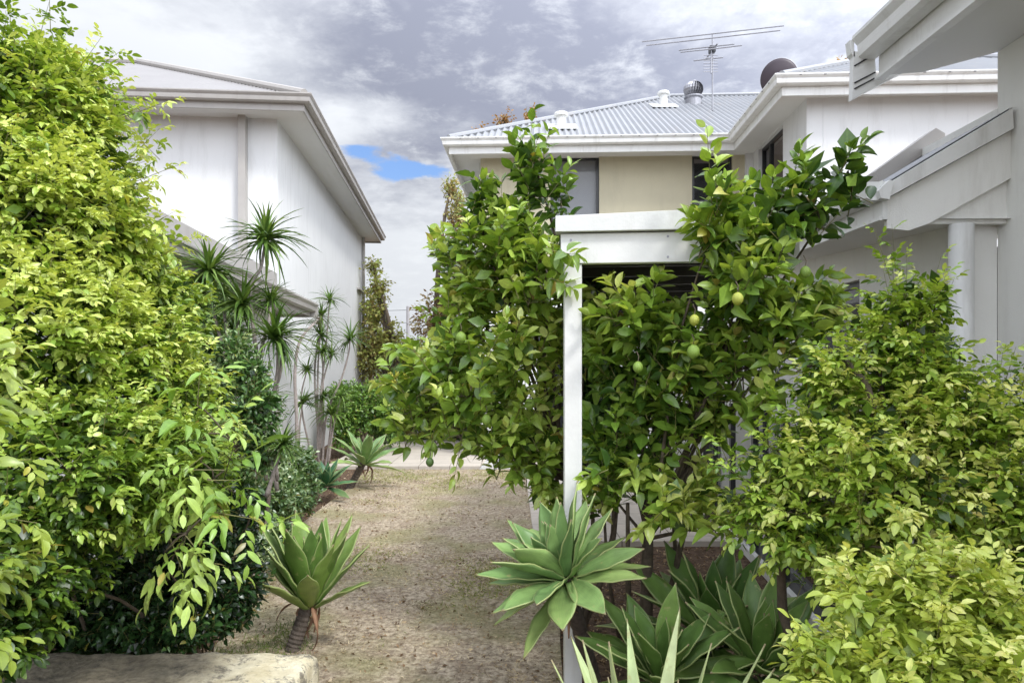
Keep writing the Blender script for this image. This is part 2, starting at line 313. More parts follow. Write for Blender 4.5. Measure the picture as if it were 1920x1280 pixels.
# ------------------------------------------------------------------ object helpers
def tag(o, label=None, cat=None, group=None, kind=None):
    if label: o['label'] = label
    if cat: o['category'] = cat
    if group: o['group'] = group
    if kind: o['kind'] = kind
    return o
def empty(name, loc, label, cat, group=None, rz=0):
    o = bpy.data.objects.new(name, None); COL.objects.link(o); o.empty_display_size = .1
    o.location = loc; o.rotation_euler = (0, 0, rz)
    return tag(o, label, cat, group)
def inv_of(parent):
    m = Matrix.Identity(4); p = parent
    while p: m = p.matrix_basis @ m; p = p.parent
    return m.inverted()
def link(name, me, parent):
    o = bpy.data.objects.new(name, me); COL.objects.link(o)
    if parent: o.parent = parent
    return o
def frame(ox, oy, ang, oz=0):
    c, s = math.cos(ang), math.sin(ang)
    return lambda v: (ox + c * v[0] - s * v[1], oy + s * v[0] + c * v[1], oz + v[2])
class MB:
    def __init__(s, xf=None): s.v = []; s.f = []; s.xf = xf
    def add(s, vs, fs):
        n = len(s.v); s.v += [s.xf(tuple(v)) if s.xf else tuple(v) for v in vs]; s.f += [tuple(n + i for i in f) for f in fs]; return s
    def box(s, a, b):
        x0, y0, z0 = [min(p, q) for p, q in zip(a, b)]; x1, y1, z1 = [max(p, q) for p, q in zip(a, b)]
        return s.add([(x0, y0, z0), (x1, y0, z0), (x1, y1, z0), (x0, y1, z0), (x0, y0, z1), (x1, y0, z1), (x1, y1, z1), (x0, y1, z1)],
                     [(0, 3, 2, 1), (4, 5, 6, 7), (0, 1, 5, 4), (1, 2, 6, 5), (2, 3, 7, 6), (3, 0, 4, 7)])
    def prism(s, poly, off):                          # planar polygon extruded by vector
        n = len(poly); vs = [tuple(p) for p in poly] + [tuple(Vector(p) + Vector(off)) for p in poly]
        return s.add(vs, [tuple(range(n))[::-1], tuple(range(n, 2 * n))] + [(i, (i + 1) % n, n + (i + 1) % n, n + i) for i in range(n)])
    def sweep(s, path, prof, closed_prof=True, right=True):   # plan path [(x,y,z0)], profile [(outward, up)], outward = right hand side
        pts = [Vector((p[0], p[1], 0)) for p in path]; n = len(pts); k = len(prof); vs = []
        for i in range(n):
            dirs = []
            if i > 0: dirs.append((pts[i] - pts[i - 1]).normalized())
            if i < n - 1: dirs.append((pts[i + 1] - pts[i]).normalized())
            ns = [Vector((d.y, -d.x, 0)) * (1 if right else -1) for d in dirs]
            nn = ns[0] if len(ns) == 1 else (ns[0] + ns[1]).normalized()
            sc = 1 if len(ns) == 1 else 1 / max(.3, nn.dot(ns[0]))
            for o, u in prof: vs.append((pts[i].x + nn.x * o * sc, pts[i].y + nn.y * o * sc, path[i][2] + u))
        fs = []
        for i in range(n - 1):
            for j in range(k if closed_prof else k - 1):
                a = i * k + j; b = i * k + (j + 1) % k; fs.append((a, b, b + k, a + k))
        if closed_prof: fs += [tuple(range(k))[::-1], tuple(range((n - 1) * k, n * k))]
        return s.add(vs, fs)
    def tube(s, pts, rad, sides=6, cap=True):
        pts = [Vector(p) for p in pts]; n = len(pts)
        if isinstance(rad, (int, float)): rad = [rad] * n
        ref = None; vs = []
        for i in range(n):
            d = (pts[min(i + 1, n - 1)] - pts[max(i - 1, 0)])
            d = d.normalized() if d.length > 1e-9 else Vector((0, 0, 1))
            if ref is None: ref = d.orthogonal().normalized()
            ref = (ref - d * ref.dot(d)); ref = ref.normalized() if ref.length > 1e-6 else d.orthogonal().normalized()
            q = d.cross(ref)
            for j in range(sides):
                a = 2 * math.pi * j / sides; vs.append(tuple(pts[i] + (ref * math.cos(a) + q * math.sin(a)) * rad[i]))
        fs = [(i * sides + j, i * sides + (j + 1) % sides, (i + 1) * sides + (j + 1) % sides, (i + 1) * sides + j) for i in range(n - 1) for j in range(sides)]
        if cap: fs += [tuple(range(sides))[::-1], tuple(range((n - 1) * sides, n * sides))]
        return s.add(vs, fs)
    def lathe(s, c, prof, seg=24):
        k = len(prof); vs = [(c[0] + r * math.cos(2 * math.pi * i / seg), c[1] + r * math.sin(2 * math.pi * i / seg), c[2] + z) for i in range(seg) for r, z in prof]
        return s.add(vs, [(i * k + j, ((i + 1) % seg) * k + j, ((i + 1) % seg) * k + j + 1, i * k + j + 1) for i in range(seg) for j in range(k - 1)])
    def wall(s, o, du, L, z0, z1, th, openings):      # wall from o along du (2d unit), normal side -> th to the left of du
        us = sorted({0, L} | {a for q in openings for a in q[:2]}); zs = sorted({z0, z1} | {a for q in openings for a in q[2:]})
        nx, ny = -du[1], du[0]
        def solid(i, j):
            if i < 0 or j < 0 or i >= len(us) - 1 or j >= len(zs) - 1: return False
            u = (us[i] + us[i + 1]) / 2; z = (zs[j] + zs[j + 1]) / 2
            return not any(q[0] < u < q[1] and q[2] < z < q[3] for q in openings)
        def pt(u, z, t): return (o[0] + du[0] * u + nx * t, o[1] + du[1] * u + ny * t, z)
        for i in range(len(us) - 1):
            for j in range(len(zs) - 1):
                if not solid(i, j): continue
                a, b, c, d = us[i], us[i + 1], zs[j], zs[j + 1]
                for t in (0, th): s.add([pt(a, c, t), pt(b, c, t), pt(b, d, t), pt(a, d, t)], [(0, 1, 2, 3)])
                if not solid(i - 1, j): s.add([pt(a, c, 0), pt(a, d, 0), pt(a, d, th), pt(a, c, th)], [(0, 1, 2, 3)])
                if not solid(i + 1, j): s.add([pt(b, c, 0), pt(b, d, 0), pt(b, d, th), pt(b, c, th)], [(0, 1, 2, 3)])
                if not solid(i, j - 1): s.add([pt(a, c, 0), pt(b, c, 0), pt(b, c, th), pt(a, c, th)], [(0, 1, 2, 3)])
                if not solid(i, j + 1): s.add([pt(a, d, 0), pt(b, d, 0), pt(b, d, th), pt(a, d, th)], [(0, 1, 2, 3)])
        return s
    def build(s, name, m, parent=None, smooth=False, bevel=0, label=None):
        im = inv_of(parent); me = bpy.data.meshes.new(name)
        me.from_pydata([tuple(im @ Vector(v)) for v in s.v], [], s.f); me.materials.append(M[m] if isinstance(m, str) else m)
        if smooth: me.polygons.foreach_set('use_smooth', [True] * len(me.polygons))
        me.update(); o = link(name, me, parent)
        if bevel:
            b = o.modifiers.new('bevel', 'BEVEL'); b.width = bevel; b.segments = 2; b.limit_method = 'ANGLE'
        if label: o['label'] = label
        return o

def corrugated(mb, O, U, V, u0, u1, vmax, rise, pitch=.076, amp=.008, step=6, thick=0):
    """roof sheet: O + U*u + V*v in plan, z = O.z + rise*v; vmax(u) = plan length of the sheet; ribs run up the slope"""
    n = int((u1 - u0) / pitch * step); vs = []; fs = []
    for i in range(n + 1):
        u = u0 + (u1 - u0) * i / n; h = amp * math.sin(2 * math.pi * u / pitch); v = max(0, vmax(u))
        for vv in (0, v): vs.append((O[0] + U[0] * u + V[0] * vv, O[1] + U[1] * u + V[1] * vv, O[2] + rise * vv + h))
    fs = [(2 * i, 2 * i + 2, 2 * i + 3, 2 * i + 1) for i in range(n)]
    return mb.add(vs, fs)

GUT = [(0, -.005), (0, -.115), (.06, -.115), (.085, -.10), (.09, -.07), (.092, -.045), (.105, -.03), (.118, -.012), (.118, .004), (.108, .004), (.104, -.012), (.02, -.014)]
def scaled(p, k): return [(a * k, b * k) for a, b in p]

# ------------------------------------------------------------------ ground
tag(MB().add([(-400, -60, -.02), (400, -60, -.02), (400, 700, -.02), (-400, 700, -.02)], [(0, 1, 2, 3)]).build('ground', 'soil'), kind='structure')
lawn_px = [(300, 1500), (330, 1290), (395, 1222), (440, 1160), (470, 1090), (520, 1030), (560, 985), (608, 948), (648, 918), (672, 895), (690, 879.5), (1010, 879.5), (1016, 905),
           (1035, 960), (1046, 1040), (1052, 1120), (1050, 1200), (1056, 1290), (1075, 1500)]
lawn_poly = [G(a, b, .004) for a, b in lawn_px]
def lawn():
    mb = MB(); c = Vector((-.6, 5.5, .004)); n = len(lawn_poly)
    mb.add([tuple(p) for p in lawn_poly], [tuple(range(n))])
    tag(mb.build('lawn', 'lawn'), kind='structure')
lawn()
def in_poly(x, y, poly):
    r = np.zeros(len(x), bool); n = len(poly); j = n - 1
    for i in range(n):
        xi, yi, xj, yj = poly[i][0], poly[i][1], poly[j][0], poly[j][1]
        c = ((yi > y) != (yj > y)) & (x < (xj - xi) * (y - yi) / (yj - yi + 1e-12) + xi); r ^= c; j = i
    return r
# paving behind the lawn and under the alfresco roof
mb = MB(); mb.box((-3.0, 11.12, -.02), (.2, 15.2, .03)); mb.box((.203, 6.3, -.02), (4.6, 15.2, .03))
tag(mb.build('patio', 'pavers'), kind='structure')

# ------------------------------------------------------------------ left house (two storeys, taupe gutters)
def left_house():
    A = .083; ox, oy = -2.98, 9.94; xf = frame(ox, oy, A)
    H = empty('two_storey_house', (ox, oy, 0), 'tall white rendered two storey house on the left with taupe gutters', 'house', rz=A)
    def mb(): return MB(xf)
    m = mb(); m.wall((-9.5, .5), (1, 0), 9.0, 0, 5.45, .25, []); m.wall((-.5, .753), (0, 1), 9.3, 0, 5.45, .25, []); m.build('wall', 'white', H)
    path = [(-9.6, 0, 5.5), (0, 0, 5.5), (0, 10.6, 5.5), (-3, 10.6, 5.5)]
    mb().sweep(path, scaled(GUT, 1.05)).build('gutter', 'taupe', H)
    mb().sweep(path, [(-.003, -.02), (-.003, -.215), (-.028, -.215), (-.028, -.02)]).build('fascia', 'taupe', H)
    mb().sweep(path, [(-.03, -.155), (-.03, -.17), (-.53, -.17), (-.53, -.155)]).build('soffit', 'soffit', H)
    r = mb(); e = .03; z = 5.52
    corrugated(r, (0, e, z), (-1, 0), (0, 1), 0, 9.6, lambda u: min(u, 4.05), .515, pitch=.076, amp=.009)
    corrugated(r, (-e, 0, z), (0, 1), (-1, 0), 0, 10.6, lambda u: min(u, 4.05, 10.6 - u), .515)
    r.add([(-9.6, 4.05, z + 2.08), (-4.05, 4.05, z + 2.08), (-4.05, 6.5, z + 2.08), (-9.6, 6.5, z + 2.08)], [(0, 1, 2, 3)])
    r.add([(-9.6, 10.6, z), (-.2, 10.6, z), (-4.05, 6.5, z + 2.08), (-9.6, 6.5, z + 2.08)], [(0, 1, 2, 3)])
    ro = r.build('roof', 'roofg', H, smooth=False)
    c = mb(); c.tube([(0, 0, z + .02), (-4.05, 4.05, z + 2.11)], .06, 8); c.tube([(-4.05, 4.05, z + 2.11), (-9.6, 4.05, z + 2.11)], .06, 8); c.build('ridge_cap', 'taupe', ro)
    d = mb(); d.box((-1.03, .36, 2.45), (-.93, .497, 5.34)); d.build('downpipe', 'taupe', H)
    d = mb(); d.tube([(-.44, 9.95, .0), (-.44, 9.95, 5.33)], .045, 8); d.box((-.497, 9.0, 3.75), (-.42, 9.95, 3.79))
    for zz in (1.2, 2.4, 3.4, 4.6): d.box((-.49, 9.89, zz), (-.385, 10.01, zz + .03))
    d.build('downpipe', 'taupe', H)
    # lean-to beside the boundary
    l = mb(); l.wall((-.46, -7.5), (0, 1), 7.76, 0, 2.62, .12, []); l.build('lean_to_wall', 'white', H)
    l = mb(); corrugated(l, (.0, -7.5, 2.56), (0, 1), (-1, 0), 0, 7.95, lambda u: .5, .56); l.build('lean_to_roof', 'roofw', H)
    l = mb(); l.sweep([(.0, -7.5, 2.55), (.0, .45, 2.55)], scaled(GUT, 1.0)); l.build('lean_to_gutter', 'taupe', H)
    l = mb(); l.box((-.03, -7.5, 2.38), (-.003, .42, 2.53)); l.box((-.5, -7.5, 2.40), (-.034, .42, 2.42))
    l.prism([(.11, .425, 2.36), (.11, .425, 2.565), (-.5, .425, 2.86), (-.5, .425, 2.36)], (0, .03, 0)); l.build('lean_to_fascia', 'taupe', H)
    l = mb(); l.prism([(-.66, -7.5, 2.80), (-.50, -7.5, 2.80), (-.50, -7.5, 3.02), (-.66, -7.5, 3.05)], (0, 7.98, 0)); l.build('parapet_cap', 'taupe', H)
    l = mb(); l.box((-.575, .30, 0), (-.455, .42, 2.39)); l.build('lean_to_post', 'taupe', H)
    l = mb(); l.tube([(-.98, .30, 2.95), (-.98, .10, 2.95)], .055, 12); l.build('pipe_outlet', 'hole', H)
left_house()

def yagi(name, base, h, label, bars, yaw=0, r=.008, tilt=.0, boom=None):
    A = empty(name, base, label, 'antenna')
    b = Vector(base); m = MB(); m.tube([b, b + Vector((0, 0, h))], .016, 8); m.build('mast', 'steel', A)
    m = MB()
    for (dx, dz, half, dy) in bars:
        c = b + Vector((dx, dy, h + dz)); d = Vector((math.cos(yaw), math.sin(yaw), tilt)) * half
        m.tube([c - d, c + d], r, 6)
    m.build('element', 'steel', A)
    return A, b
a_base = P(215, 150, 13.6)
A1, b1 = yagi('tv_antenna', tuple(a_base), .2, 'small tv antenna lying low over the grey roof of the left house', [], r=.006)
m = MB(); m.tube([b1 + Vector((-.75, 0, .36)), b1 + Vector((.35, 0, .14))], .014, 6)
m.build('boom', 'steel', A1); m = MB()
for i in range(9):
    t = i / 8; c = b1 + Vector((-.7 + 1.0 * t, 0, .35 - .2 * t)); m.tube([c - Vector((.0, .2, .09)), c + Vector((.0, .2, .09))], .008, 5)
m.build('element', 'steel', A1)

# ------------------------------------------------------------------ rear house (zinc roof)
KA = -.045; KX, KY = -1.08, 11.85; kxf = frame(KX, KY, KA)
SL = .53
def window(parent, xf, o, du, u0, u1, z0, z1, depth, blind=0, mull=(), label=None):
    """frame, pane and blind set back in an opening; wall normal towards -n"""
    nx, ny = -du[1], du[0]
    def q(u, z, t): return (o[0] + du[0] * u + nx * t, o[1] + du[1] * u + ny * t, z)
    def bar(mb, a, b, c, d, t0, t1):
        vs = [q(a, c, t0), q(b, c, t0), q(b, c, t1), q(a, c, t1), q(a, d, t0), q(b, d, t0), q(b, d, t1), q(a, d, t1)]
        mb.add(vs, [(0, 3, 2, 1), (4, 5, 6, 7), (0, 1, 5, 4), (1, 2, 6, 5), (2, 3, 7, 6), (3, 0, 4, 7)])
    fw = .05; m = MB(xf); t0, t1 = depth, depth + .06
    bar(m, u0, u0 + fw, z0, z1, t0, t1); bar(m, u1 - fw, u1, z0, z1, t0, t1); bar(m, u0 + fw, u1 - fw, z1 - fw, z1, t0, t1); bar(m, u0 + fw, u1 - fw, z0, z0 + fw, t0, t1)
    for mu in mull: bar(m, mu - .03, mu + .03, z0 + fw, z1 - fw, t0, t1)
    w = m.build('window', 'frame', parent)
    p = MB(xf); p.add([q(u0 + fw, z0 + fw, t0 + .03), q(u1 - fw, z0 + fw, t0 + .03), q(u1 - fw, z1 - fw, t0 + .03), q(u0 + fw, z1 - fw, t0 + .03)], [(0, 1, 2, 3)]); p.build('pane', 'glass', w)
    if blind:
        p = MB(xf); zz = z1 - fw - (z1 - z0) * blind; bar(p, u0 + fw, u1 - fw, zz, z1 - fw, t0 + .09, t0 + .095); p.build('blind', 'blind', w)
    sg = -1 if depth < 0 else 1; p = MB(xf); bar(p, u0 - .2, u1 + .2, z0 - .2, z1 + .1, sg * .9, sg * .95); p.build('curtain' if blind else 'room_back', 'blind' if blind > .4 else 'frame', w)
def rear_house():
    H = empty('two_storey_house', (KX, KY, 0), 'pale two storey house behind the lemon trees with a zinc hip roof', 'house', rz=KA)
    def mb(): return MB(kxf)
    ops = [(1.24, 2.10, 3.95, 5.345), (3.72, 4.42, 3.95, 5.345)]
    m = mb(); m.wall((.5, .5), (1, 0), 4.8, 3.3, 5.4, .2, ops); m.build('upper_wall', 'beige', H)
    m = mb(); m.wall((.5, .46), (1, 0), 4.75, 0, 3.3, .25, [(1.0, 2.4, .05, 2.3), (3.2, 4.4, .05, 2.3)]); m.wall((.46, .72), (0, 1), 8.5, 0, 5.4, -.2, [])
    m.wall((5.25, -2.03), (0, 1), 2.52, 0, 5.4, -.22, [(.95, 2.15, 3.95, 5.3)]); m.wall((5.473, -2.03), (1, 0), 4.8, 0, 5.4, .2, [])
    m.box((5.13, .40, 0), (5.247, .70, 5.35)); m.build('wall', 'white', H)
    window(H, kxf, (.5, .5), (1, 0), 1.24, 2.10, 3.95, 5.345, .06, .95)
    window(H, kxf, (.5, .5), (1, 0), 3.72, 4.42, 3.95, 5.345, .06, 0, (4.07,))
    window(H, kxf, (5.25, -2.03), (0, 1), .95, 2.15, 3.95, 5.30, -.12, 0, (1.75,))
    window(H, kxf, (.5, .46), (1, 0), 1.0, 2.4, .05, 2.3, .08, 0, (1.7,))
    window(H, kxf, (.5, .46), (1, 0), 3.2, 4.4, .05, 2.3, .08, 0, (3.8,))
    path = [(0, 8, 5.5), (0, 0, 5.5), (4.81, 0, 5.5), (4.81, -2.33, 5.5), (10.6, -2.33, 5.5)]
    g = mb().sweep(path, scaled(GUT, 1.1)).build('gutter', 'trimlt', H)
    for i in range(16):
        x = .2 + i * .3
        if x < 4.75: mb().box((x, -.131, 5.475), (x + .03, -.1, 5.487)).build('overflow_slot', 'slot', g)
    for i in range(16): x = 5.0 + i * .32; mb().box((x, -2.461, 5.475), (x + .03, -2.43, 5.487)).build('overflow_slot', 'slot', g)
    for i in range(8): y = -2.2 + i * .28; mb().box((4.679, y, 5.475), (4.71, y + .03, 5.487)).build('overflow_slot', 'slot', g)
    mb().sweep(path, [(-.003, -.02), (-.003, -.245), (-.03, -.245), (-.03, -.02)]).build('fascia', 'trimlt', H)
    mb().sweep(path, [(-.032, -.16), (-.032, -.175), (-.56, -.175), (-.56, -.16)]).build('soffit', 'soffit', H)
    r = mb(); z = 5.52
    t = 4.56; corrugated(r, (0, 0, z), (1, 0), (0, 1), 0, 14, lambda u: min(u, t), SL, amp=.022, pitch=.11)
    corrugated(r, (0, 0, z), (0, 1), (1, 0), 0, 9.1, lambda u: min(u, t, 9.12 - u), SL, amp=.022, pitch=.11)
    r.add([(t, t, z + SL * t), (14, t, z + SL * t), (14, 9.1, z), (0, 9.1, z)], [(0, 1, 2, 3)])
    corrugated(r, (4.81, -2.33, z), (0, 1), (1, 0), 0, 6.5, lambda u: min(u, 2.86), SL, amp=.022, pitch=.11)
    corrugated(r, (4.81, -2.33, z), (1, 0), (0, 1), 0, 5.8, lambda u: min(u, 2.86, max(0, 5.72 - u)), SL, amp=.022, pitch=.11)
    corrugated(r, (10.53, -2.33, z), (0, 1), (-1, 0), 0, 6.5, lambda u: min(u, 2.86), SL, amp=.022, pitch=.11)
    ro = r.build('roof', 'roofw', H)
    c = mb(); zr = z + SL * t + .02
    c.tube([(0, 0, z + .02), (t, t, zr)], .05, 8); c.tube([(t, t, zr), (14, t, zr)], .05, 8)
    zw = z + SL * 2.86 + .02
    c.tube([(4.81, -2.33, z + .02), (7.67, .53, zw)], .05, 8); c.tube([(7.67, .53, zw), (7.67, 3.5, zw)], .05, 8); c.tube([(10.53, -2.33, z + .02), (7.67, .53, zw)], .05, 8)
    c.build('ridge_cap', 'roofw', ro)
    return H, ro
RH, RROOF = rear_house()
def on_roof(px, py):                                   # where a pixel's ray meets the main front roof slope
    best = None
    for k in range(4000):
        D = 11 + k * .0025; p = P(px, py, D)
        c, s = math.cos(-KA), math.sin(-KA); ly = s * (p.x - KX) + c * (p.y - KY)
        if 5.52 + SL * ly >= p.z: return p
    return p
def vents():
    for px, py, rr, h in ((1052, 240, .085, .26), (1244, 200, .085, .30)):
        b = on_roof(px, py); m = MB(); m.lathe((b.x, b.y, b.z - .12), [(rr, 0), (rr, h + .1), (rr * 1.0, h + .1)], 20)
        m.lathe((b.x, b.y, b.z + h - .05), [(0.001, -.0), (rr * 1.5, 0), (rr * 1.55, .03), (rr * 1.4, .06), (.001, .075)], 20)
        v = m.build('roof_vent', 'trimlt', RH, smooth=False)
        m = MB(); m.prism([(b.x - .28, b.y - .2, b.z - .085), (b.x + .28, b.y - .2, b.z - .085), (b.x + .28, b.y + .2, b.z + .12), (b.x - .28, b.y + .2, b.z + .12)], (0, 0, .025)); m.build('flashing', 'trim', v)
    b = on_roof(1300, 193); m = MB(); m.lathe((b.x, b.y, b.z - .15), [(.17, 0), (.17, .22), (.2, .25), (.2, .28), (.001, .29)], 24)
    v = m.build('whirlybird_base', 'steel', RH, label='zinc base of the spinning roof ventilator')
    m = MB(); n = 22; cz = b.z + .29; R = .215
    for i in range(n):
        a0 = 2 * math.pi * i / n; row = []
        for j in range(7):
            ph = -1.15 + 2.25 * j / 6; r = R * math.cos(ph) ** .8; zz = cz + R * .8 * math.sin(ph)
            for da, dr in ((0, 0), (.30, -.035)):
                a = a0 + da + .25 * j / 6; row.append((b.x + (r + dr) * math.cos(a), b.y + (r + dr) * math.sin(a), zz))
        m.add(row, [(2 * j, 2 * j + 1, 2 * j + 3, 2 * j + 2) for j in range(6)])
    m.lathe((b.x, b.y, cz + .155), [(.10, 0), (.09, .02), (.001, .035)], 20)
    m.lathe((b.x, b.y, cz), [(.12, -.15), (.15, 0), (.12, .13)], 20)
    m.build('turbine', 'steel', v)
vents()
b = on_roof(1336, 208)
A2, b2 = yagi('tv_antenna', tuple(b), 1.54, 'tall tv antenna with long horizontal bars on the rear house roof', [(0, .02, 1.42, 0), (-.05, -.16, 1.32, -.2), (0, -.24, .62, .1), (-.15, -.30, .55, -.1), (0, -.36, .30, .3), (-.05, -.42, .34, -.3)], yaw=-.05, r=.013, tilt=.09)
m = MB(); m.tube([b2 + Vector((0, -.35, 1.20)), b2 + Vector((0, .45, 1.26))], .016, 6)
for i in range(7):
    c = b2 + Vector((-.07 - .02 * i, -.1 - .07 * i, 1.08 - .085 * i)); m.tube([c - Vector((.14, 0, 0)), c + Vector((.14, 0, 0))], .008, 5)
m.tube([b2 + Vector((-.02, 0, 1.25)), b2 + Vector((-.20, -.6, .5))], .012, 6); m.build('boom', 'steel', A2)
m = MB(); m.box(b2 + Vector((-.07, -.06, 1.18)), b2 + Vector((.05, .06, 1.30))); m.build('junction_box', 'frame', A2)

def dish():
    c = P(1461, 146, 9.65); D_ = empty('satellite_dish', (c.x, c.y, c.z - .5), 'round dark plum satellite dish seen from behind over the rear house gutter', 'dish')
    n = Vector((.35, .88, .32)).normalized(); u = n.cross(Vector((0, 0, 1))).normalized(); w = u.cross(n)
    m = MB(); vs = []; R = .25; rings = 7; seg = 40
    for k in range(rings + 1):
        r = R * k / rings; h = .28 * r * r / R
        for i in range(seg):
            a = 2 * math.pi * i / seg; vs.append(c + u * (r * math.cos(a)) * .98 + w * (r * math.sin(a)) + n * h)
    fs = [(k * seg + i, k * seg + (i + 1) % seg, (k + 1) * seg + (i + 1) % seg, (k + 1) * seg + i) for k in range(rings) for i in range(seg)]
    m.add(vs, fs); o = m.build('reflector', 'dish', D_, smooth=True)
    s = o.modifiers.new('t', 'SOLIDIFY'); s.thickness = .012
    m = MB(); pts = [c + u * (R * math.cos(a)) * .98 + w * (R * math.sin(a)) + n * .084 for a in [2 * math.pi * i / 40 for i in range(41)]]; m.tube(pts, .009, 6, False); m.build('rim', 'trim', D_)
    m = MB(); m.tube([c - n * .02, c - n * .1, c + Vector((.02, .0, -.14)), c + Vector((.06, .06, -.20))], .025, 8); m.box(c - n * .03 - Vector((.05, .05, .07)), c - n * .03 + Vector((.05, .02, .05))); m.build('bracket', 'steel', D_)
dish()

# ------------------------------------------------------------------ near house on the right
def near_house():
    H = empty('white_house', (2.9, 4.1, 0), 'nearest white house at the right edge with open eaves and a lean-to roof', 'house')
    m = MB(); m.box((2.90, -2.0, 0), (3.3, 4.14, 3.62)); m.build('wall', 'white2', H)
    # upper eave
    path = [(2.355, 4.5, 3.745), (2.355, -1.5, 3.745)]
    g = MB().sweep(path, scaled(GUT, 1.25), right=True).build('gutter', 'trimlt', H)
    m = MB(); m.box((2.365, -1.5, 3.46), (2.395, 4.47, 3.735)); m.box((2.34, -1.5, 3.455), (2.398, 4.475, 3.475)); m.build('fascia', 'trimlt', H)
    m = MB(); m.box((2.399, -1.5, 3.485), (2.898, 4.14, 3.50)); m.add([(2.399, 4.14, 3.485), (2.9, 4.14, 3.485), (2.62, 4.42, 3.485), (2.399, 4.46, 3.485)], [(0, 1, 2, 3)]); m.build('soffit', 'soffit', H)
    m = MB(); corrugated(m, (2.33, -1.5, 3.76), (0, 1), (1, 0), 0, 6.0, lambda u: 1.6, .5, amp=.01); m.build('roof', 'roofw', H)
    # stub of slatted board hanging at the end of the eave
    D = 4.5; pts = [(1600, 98), (1640, 103), (1643, 143), (1656, 143), (1742, 107), (1718, 117), (1597, 187)]
    m = MB(); m.prism([P(a, b_, D) for a, b_ in [(1601, 96), (1640, 103), (1643, 143), (1655, 143), (1750, 106), (1598, 186)]], (0, .05, 0)); e = m.build('eave_end_board', 'trim', H)
    m = MB()
    for k, (a, b_, c_, d_) in enumerate([(1602, 124, 1637, 104), (1602, 156, 1641, 136), (1602, 167, 1646, 144)]): m.tube([P(a, b_, D - .003), P(c_, d_, D - .003)], .006, 4)
    m.build('groove', 'frame', e)
    m = MB(); m.prism([P(1593, 76, 4.5), P(1601, 74, 4.5), P(1603, 108, 4.5), P(1596, 100, 4.5)], (0, .06, 0)); m.build('gutter_end_cap', 'trim', e)
    # lean-to
    yaw = .12; n0 = Vector((2.14, 4.0, 2.69)); rise = .054; d = Vector((yaw, 1, rise)); LL = 3.4
    far = n0 + d * LL
    g = MB().sweep([tuple(far), tuple(n0)], scaled(GUT, 1.05), right=True).build('lean_to_gutter', 'trim', H)
    for i in range(7):
        c = n0 + d * (.25 + i * .45) + Vector((-.126, 0, -.035)); MB().box(c, c + Vector((.01, .03, .01))).build('overflow_slot', 'slot', g)
    for i in range(3):
        c = n0 + d * (.9 + i * 1.1); MB().sweep([tuple(c + d * .03), tuple(c)], scaled([(a_ + .003 if a_ > .05 else a_, b_ - .003 if b_ < -.1 else b_) for a_, b_ in GUT], 1.06), right=True).build('gutter_joint', 'trimlt', g)
    m = MB(); a = n0 + Vector((.004, .01, 0)); b_ = far + Vector((.004, 0, 0)); Z = Vector((0, 0, 1))
    m.prism([a - Z * .23, a - Z * .01, b_ - Z * .01, b_ - Z * .23], (.028, 0, 0)); a2 = a - Vector((.022, 0, 0)); b2_ = b_ - Vector((.022, 0, 0))
    m.prism([a2 - Z * .235, a2 - Z * .215, b2_ - Z * .215, b2_ - Z * .235], (.02, 0, 0)); m.build('lean_to_fascia', 'trim', H)
    m = MB(); m.add([(a.x + .03, a.y + .02, 2.47), (b_.x + .03, b_.y, 2.47 + rise * LL), (3.35, b_.y, 2.47 + rise * LL), (2.9, a.y + .02, 2.47)], [(0, 1, 2, 3)]); m.build('lean_to_soffit', 'soffit', H)
    m = MB(); n_ = 240; vs_ = []
    for i in range(n_ + 1):
        y = 4.02 + LL * i / n_; x0 = n0.x - .03 + yaw * (y - 4)
        for x in (x0, 2.897): vs_.append((x, y, 2.645 + .604 * (x - 2.14) - .02 * (y - 4) + .012 * math.sin(2 * math.pi * y / .1)))
    m.add(vs_, [(2 * i, 2 * i + 2, 2 * i + 3, 2 * i + 1) for i in range(n_)]); m.build('lean_to_roof', 'roofw', H)
    m = MB(); m.box((2.90, 4.143, 2.4), (3.0, 7.4, 3.15)); m.build('lean_to_wall', 'white2', H)
    # barge board up the slope, facing the camera, wrapping over the sheet
    m = MB(); pp = [P(1662, 372, 3.98), P(1672, 340, 3.98), P(1899, 203, 3.98), P(1901, 241, 3.98)]
    m.prism(pp, (0, .04, 0)); m.prism([P(1648, 357, 3.96), P(1668, 337, 3.96), P(1676, 340, 3.96), P(1668, 374, 3.96), P(1652, 371, 3.96)], (0, .06, 0)); m.build('barge_board', 'trim', H)
    m = MB(); m.prism([P(1661, 374, 4.03), P(1899, 243, 4.03), P(1899, 332, 4.03), P(1742, 419, 4.03), P(1704, 432, 4.03), P(1663, 428, 4.03)], (0, .03, 0)); m.build('gable_panel', 'white2', H)
    m = MB(); m.prism([P(1738, 420, 4.065), P(1899, 326, 4.065), P(1899, 419, 4.065)], (0, .03, 0)); m.build('gable_panel', 'white2', H)
    # return wall, soffit infill
    m = MB(); m.wall((2.76, 4.145), (-.012, 1), 4.4, 0, 2.66, -.14, [(1.33, 2.05, .05, 2.3), (2.12, 3.6, .05, 2.3)]); m.build('return_wall', 'white2', H)
    m = MB(); m.tube([(2.63, 4.06, 0), (2.63, 4.06, 2.44)], .066, 20)
    for zz in (1.24,): m.box((2.55, 4.05, zz), (2.78, 4.144, zz + .03))
    m.build('downpipe', 'trim', H, smooth=True)
    # cap of the wall behind the lean-to roof
    m = MB(); m.prism([P(1640, 322, 4.9), P(1755, 240, 4.9), P(1772, 250, 4.9), P(1772, 262, 4.9), P(1650, 345, 4.9)], (0, .14, 0)); m.build('parapet_flashing', 'taupe', H)
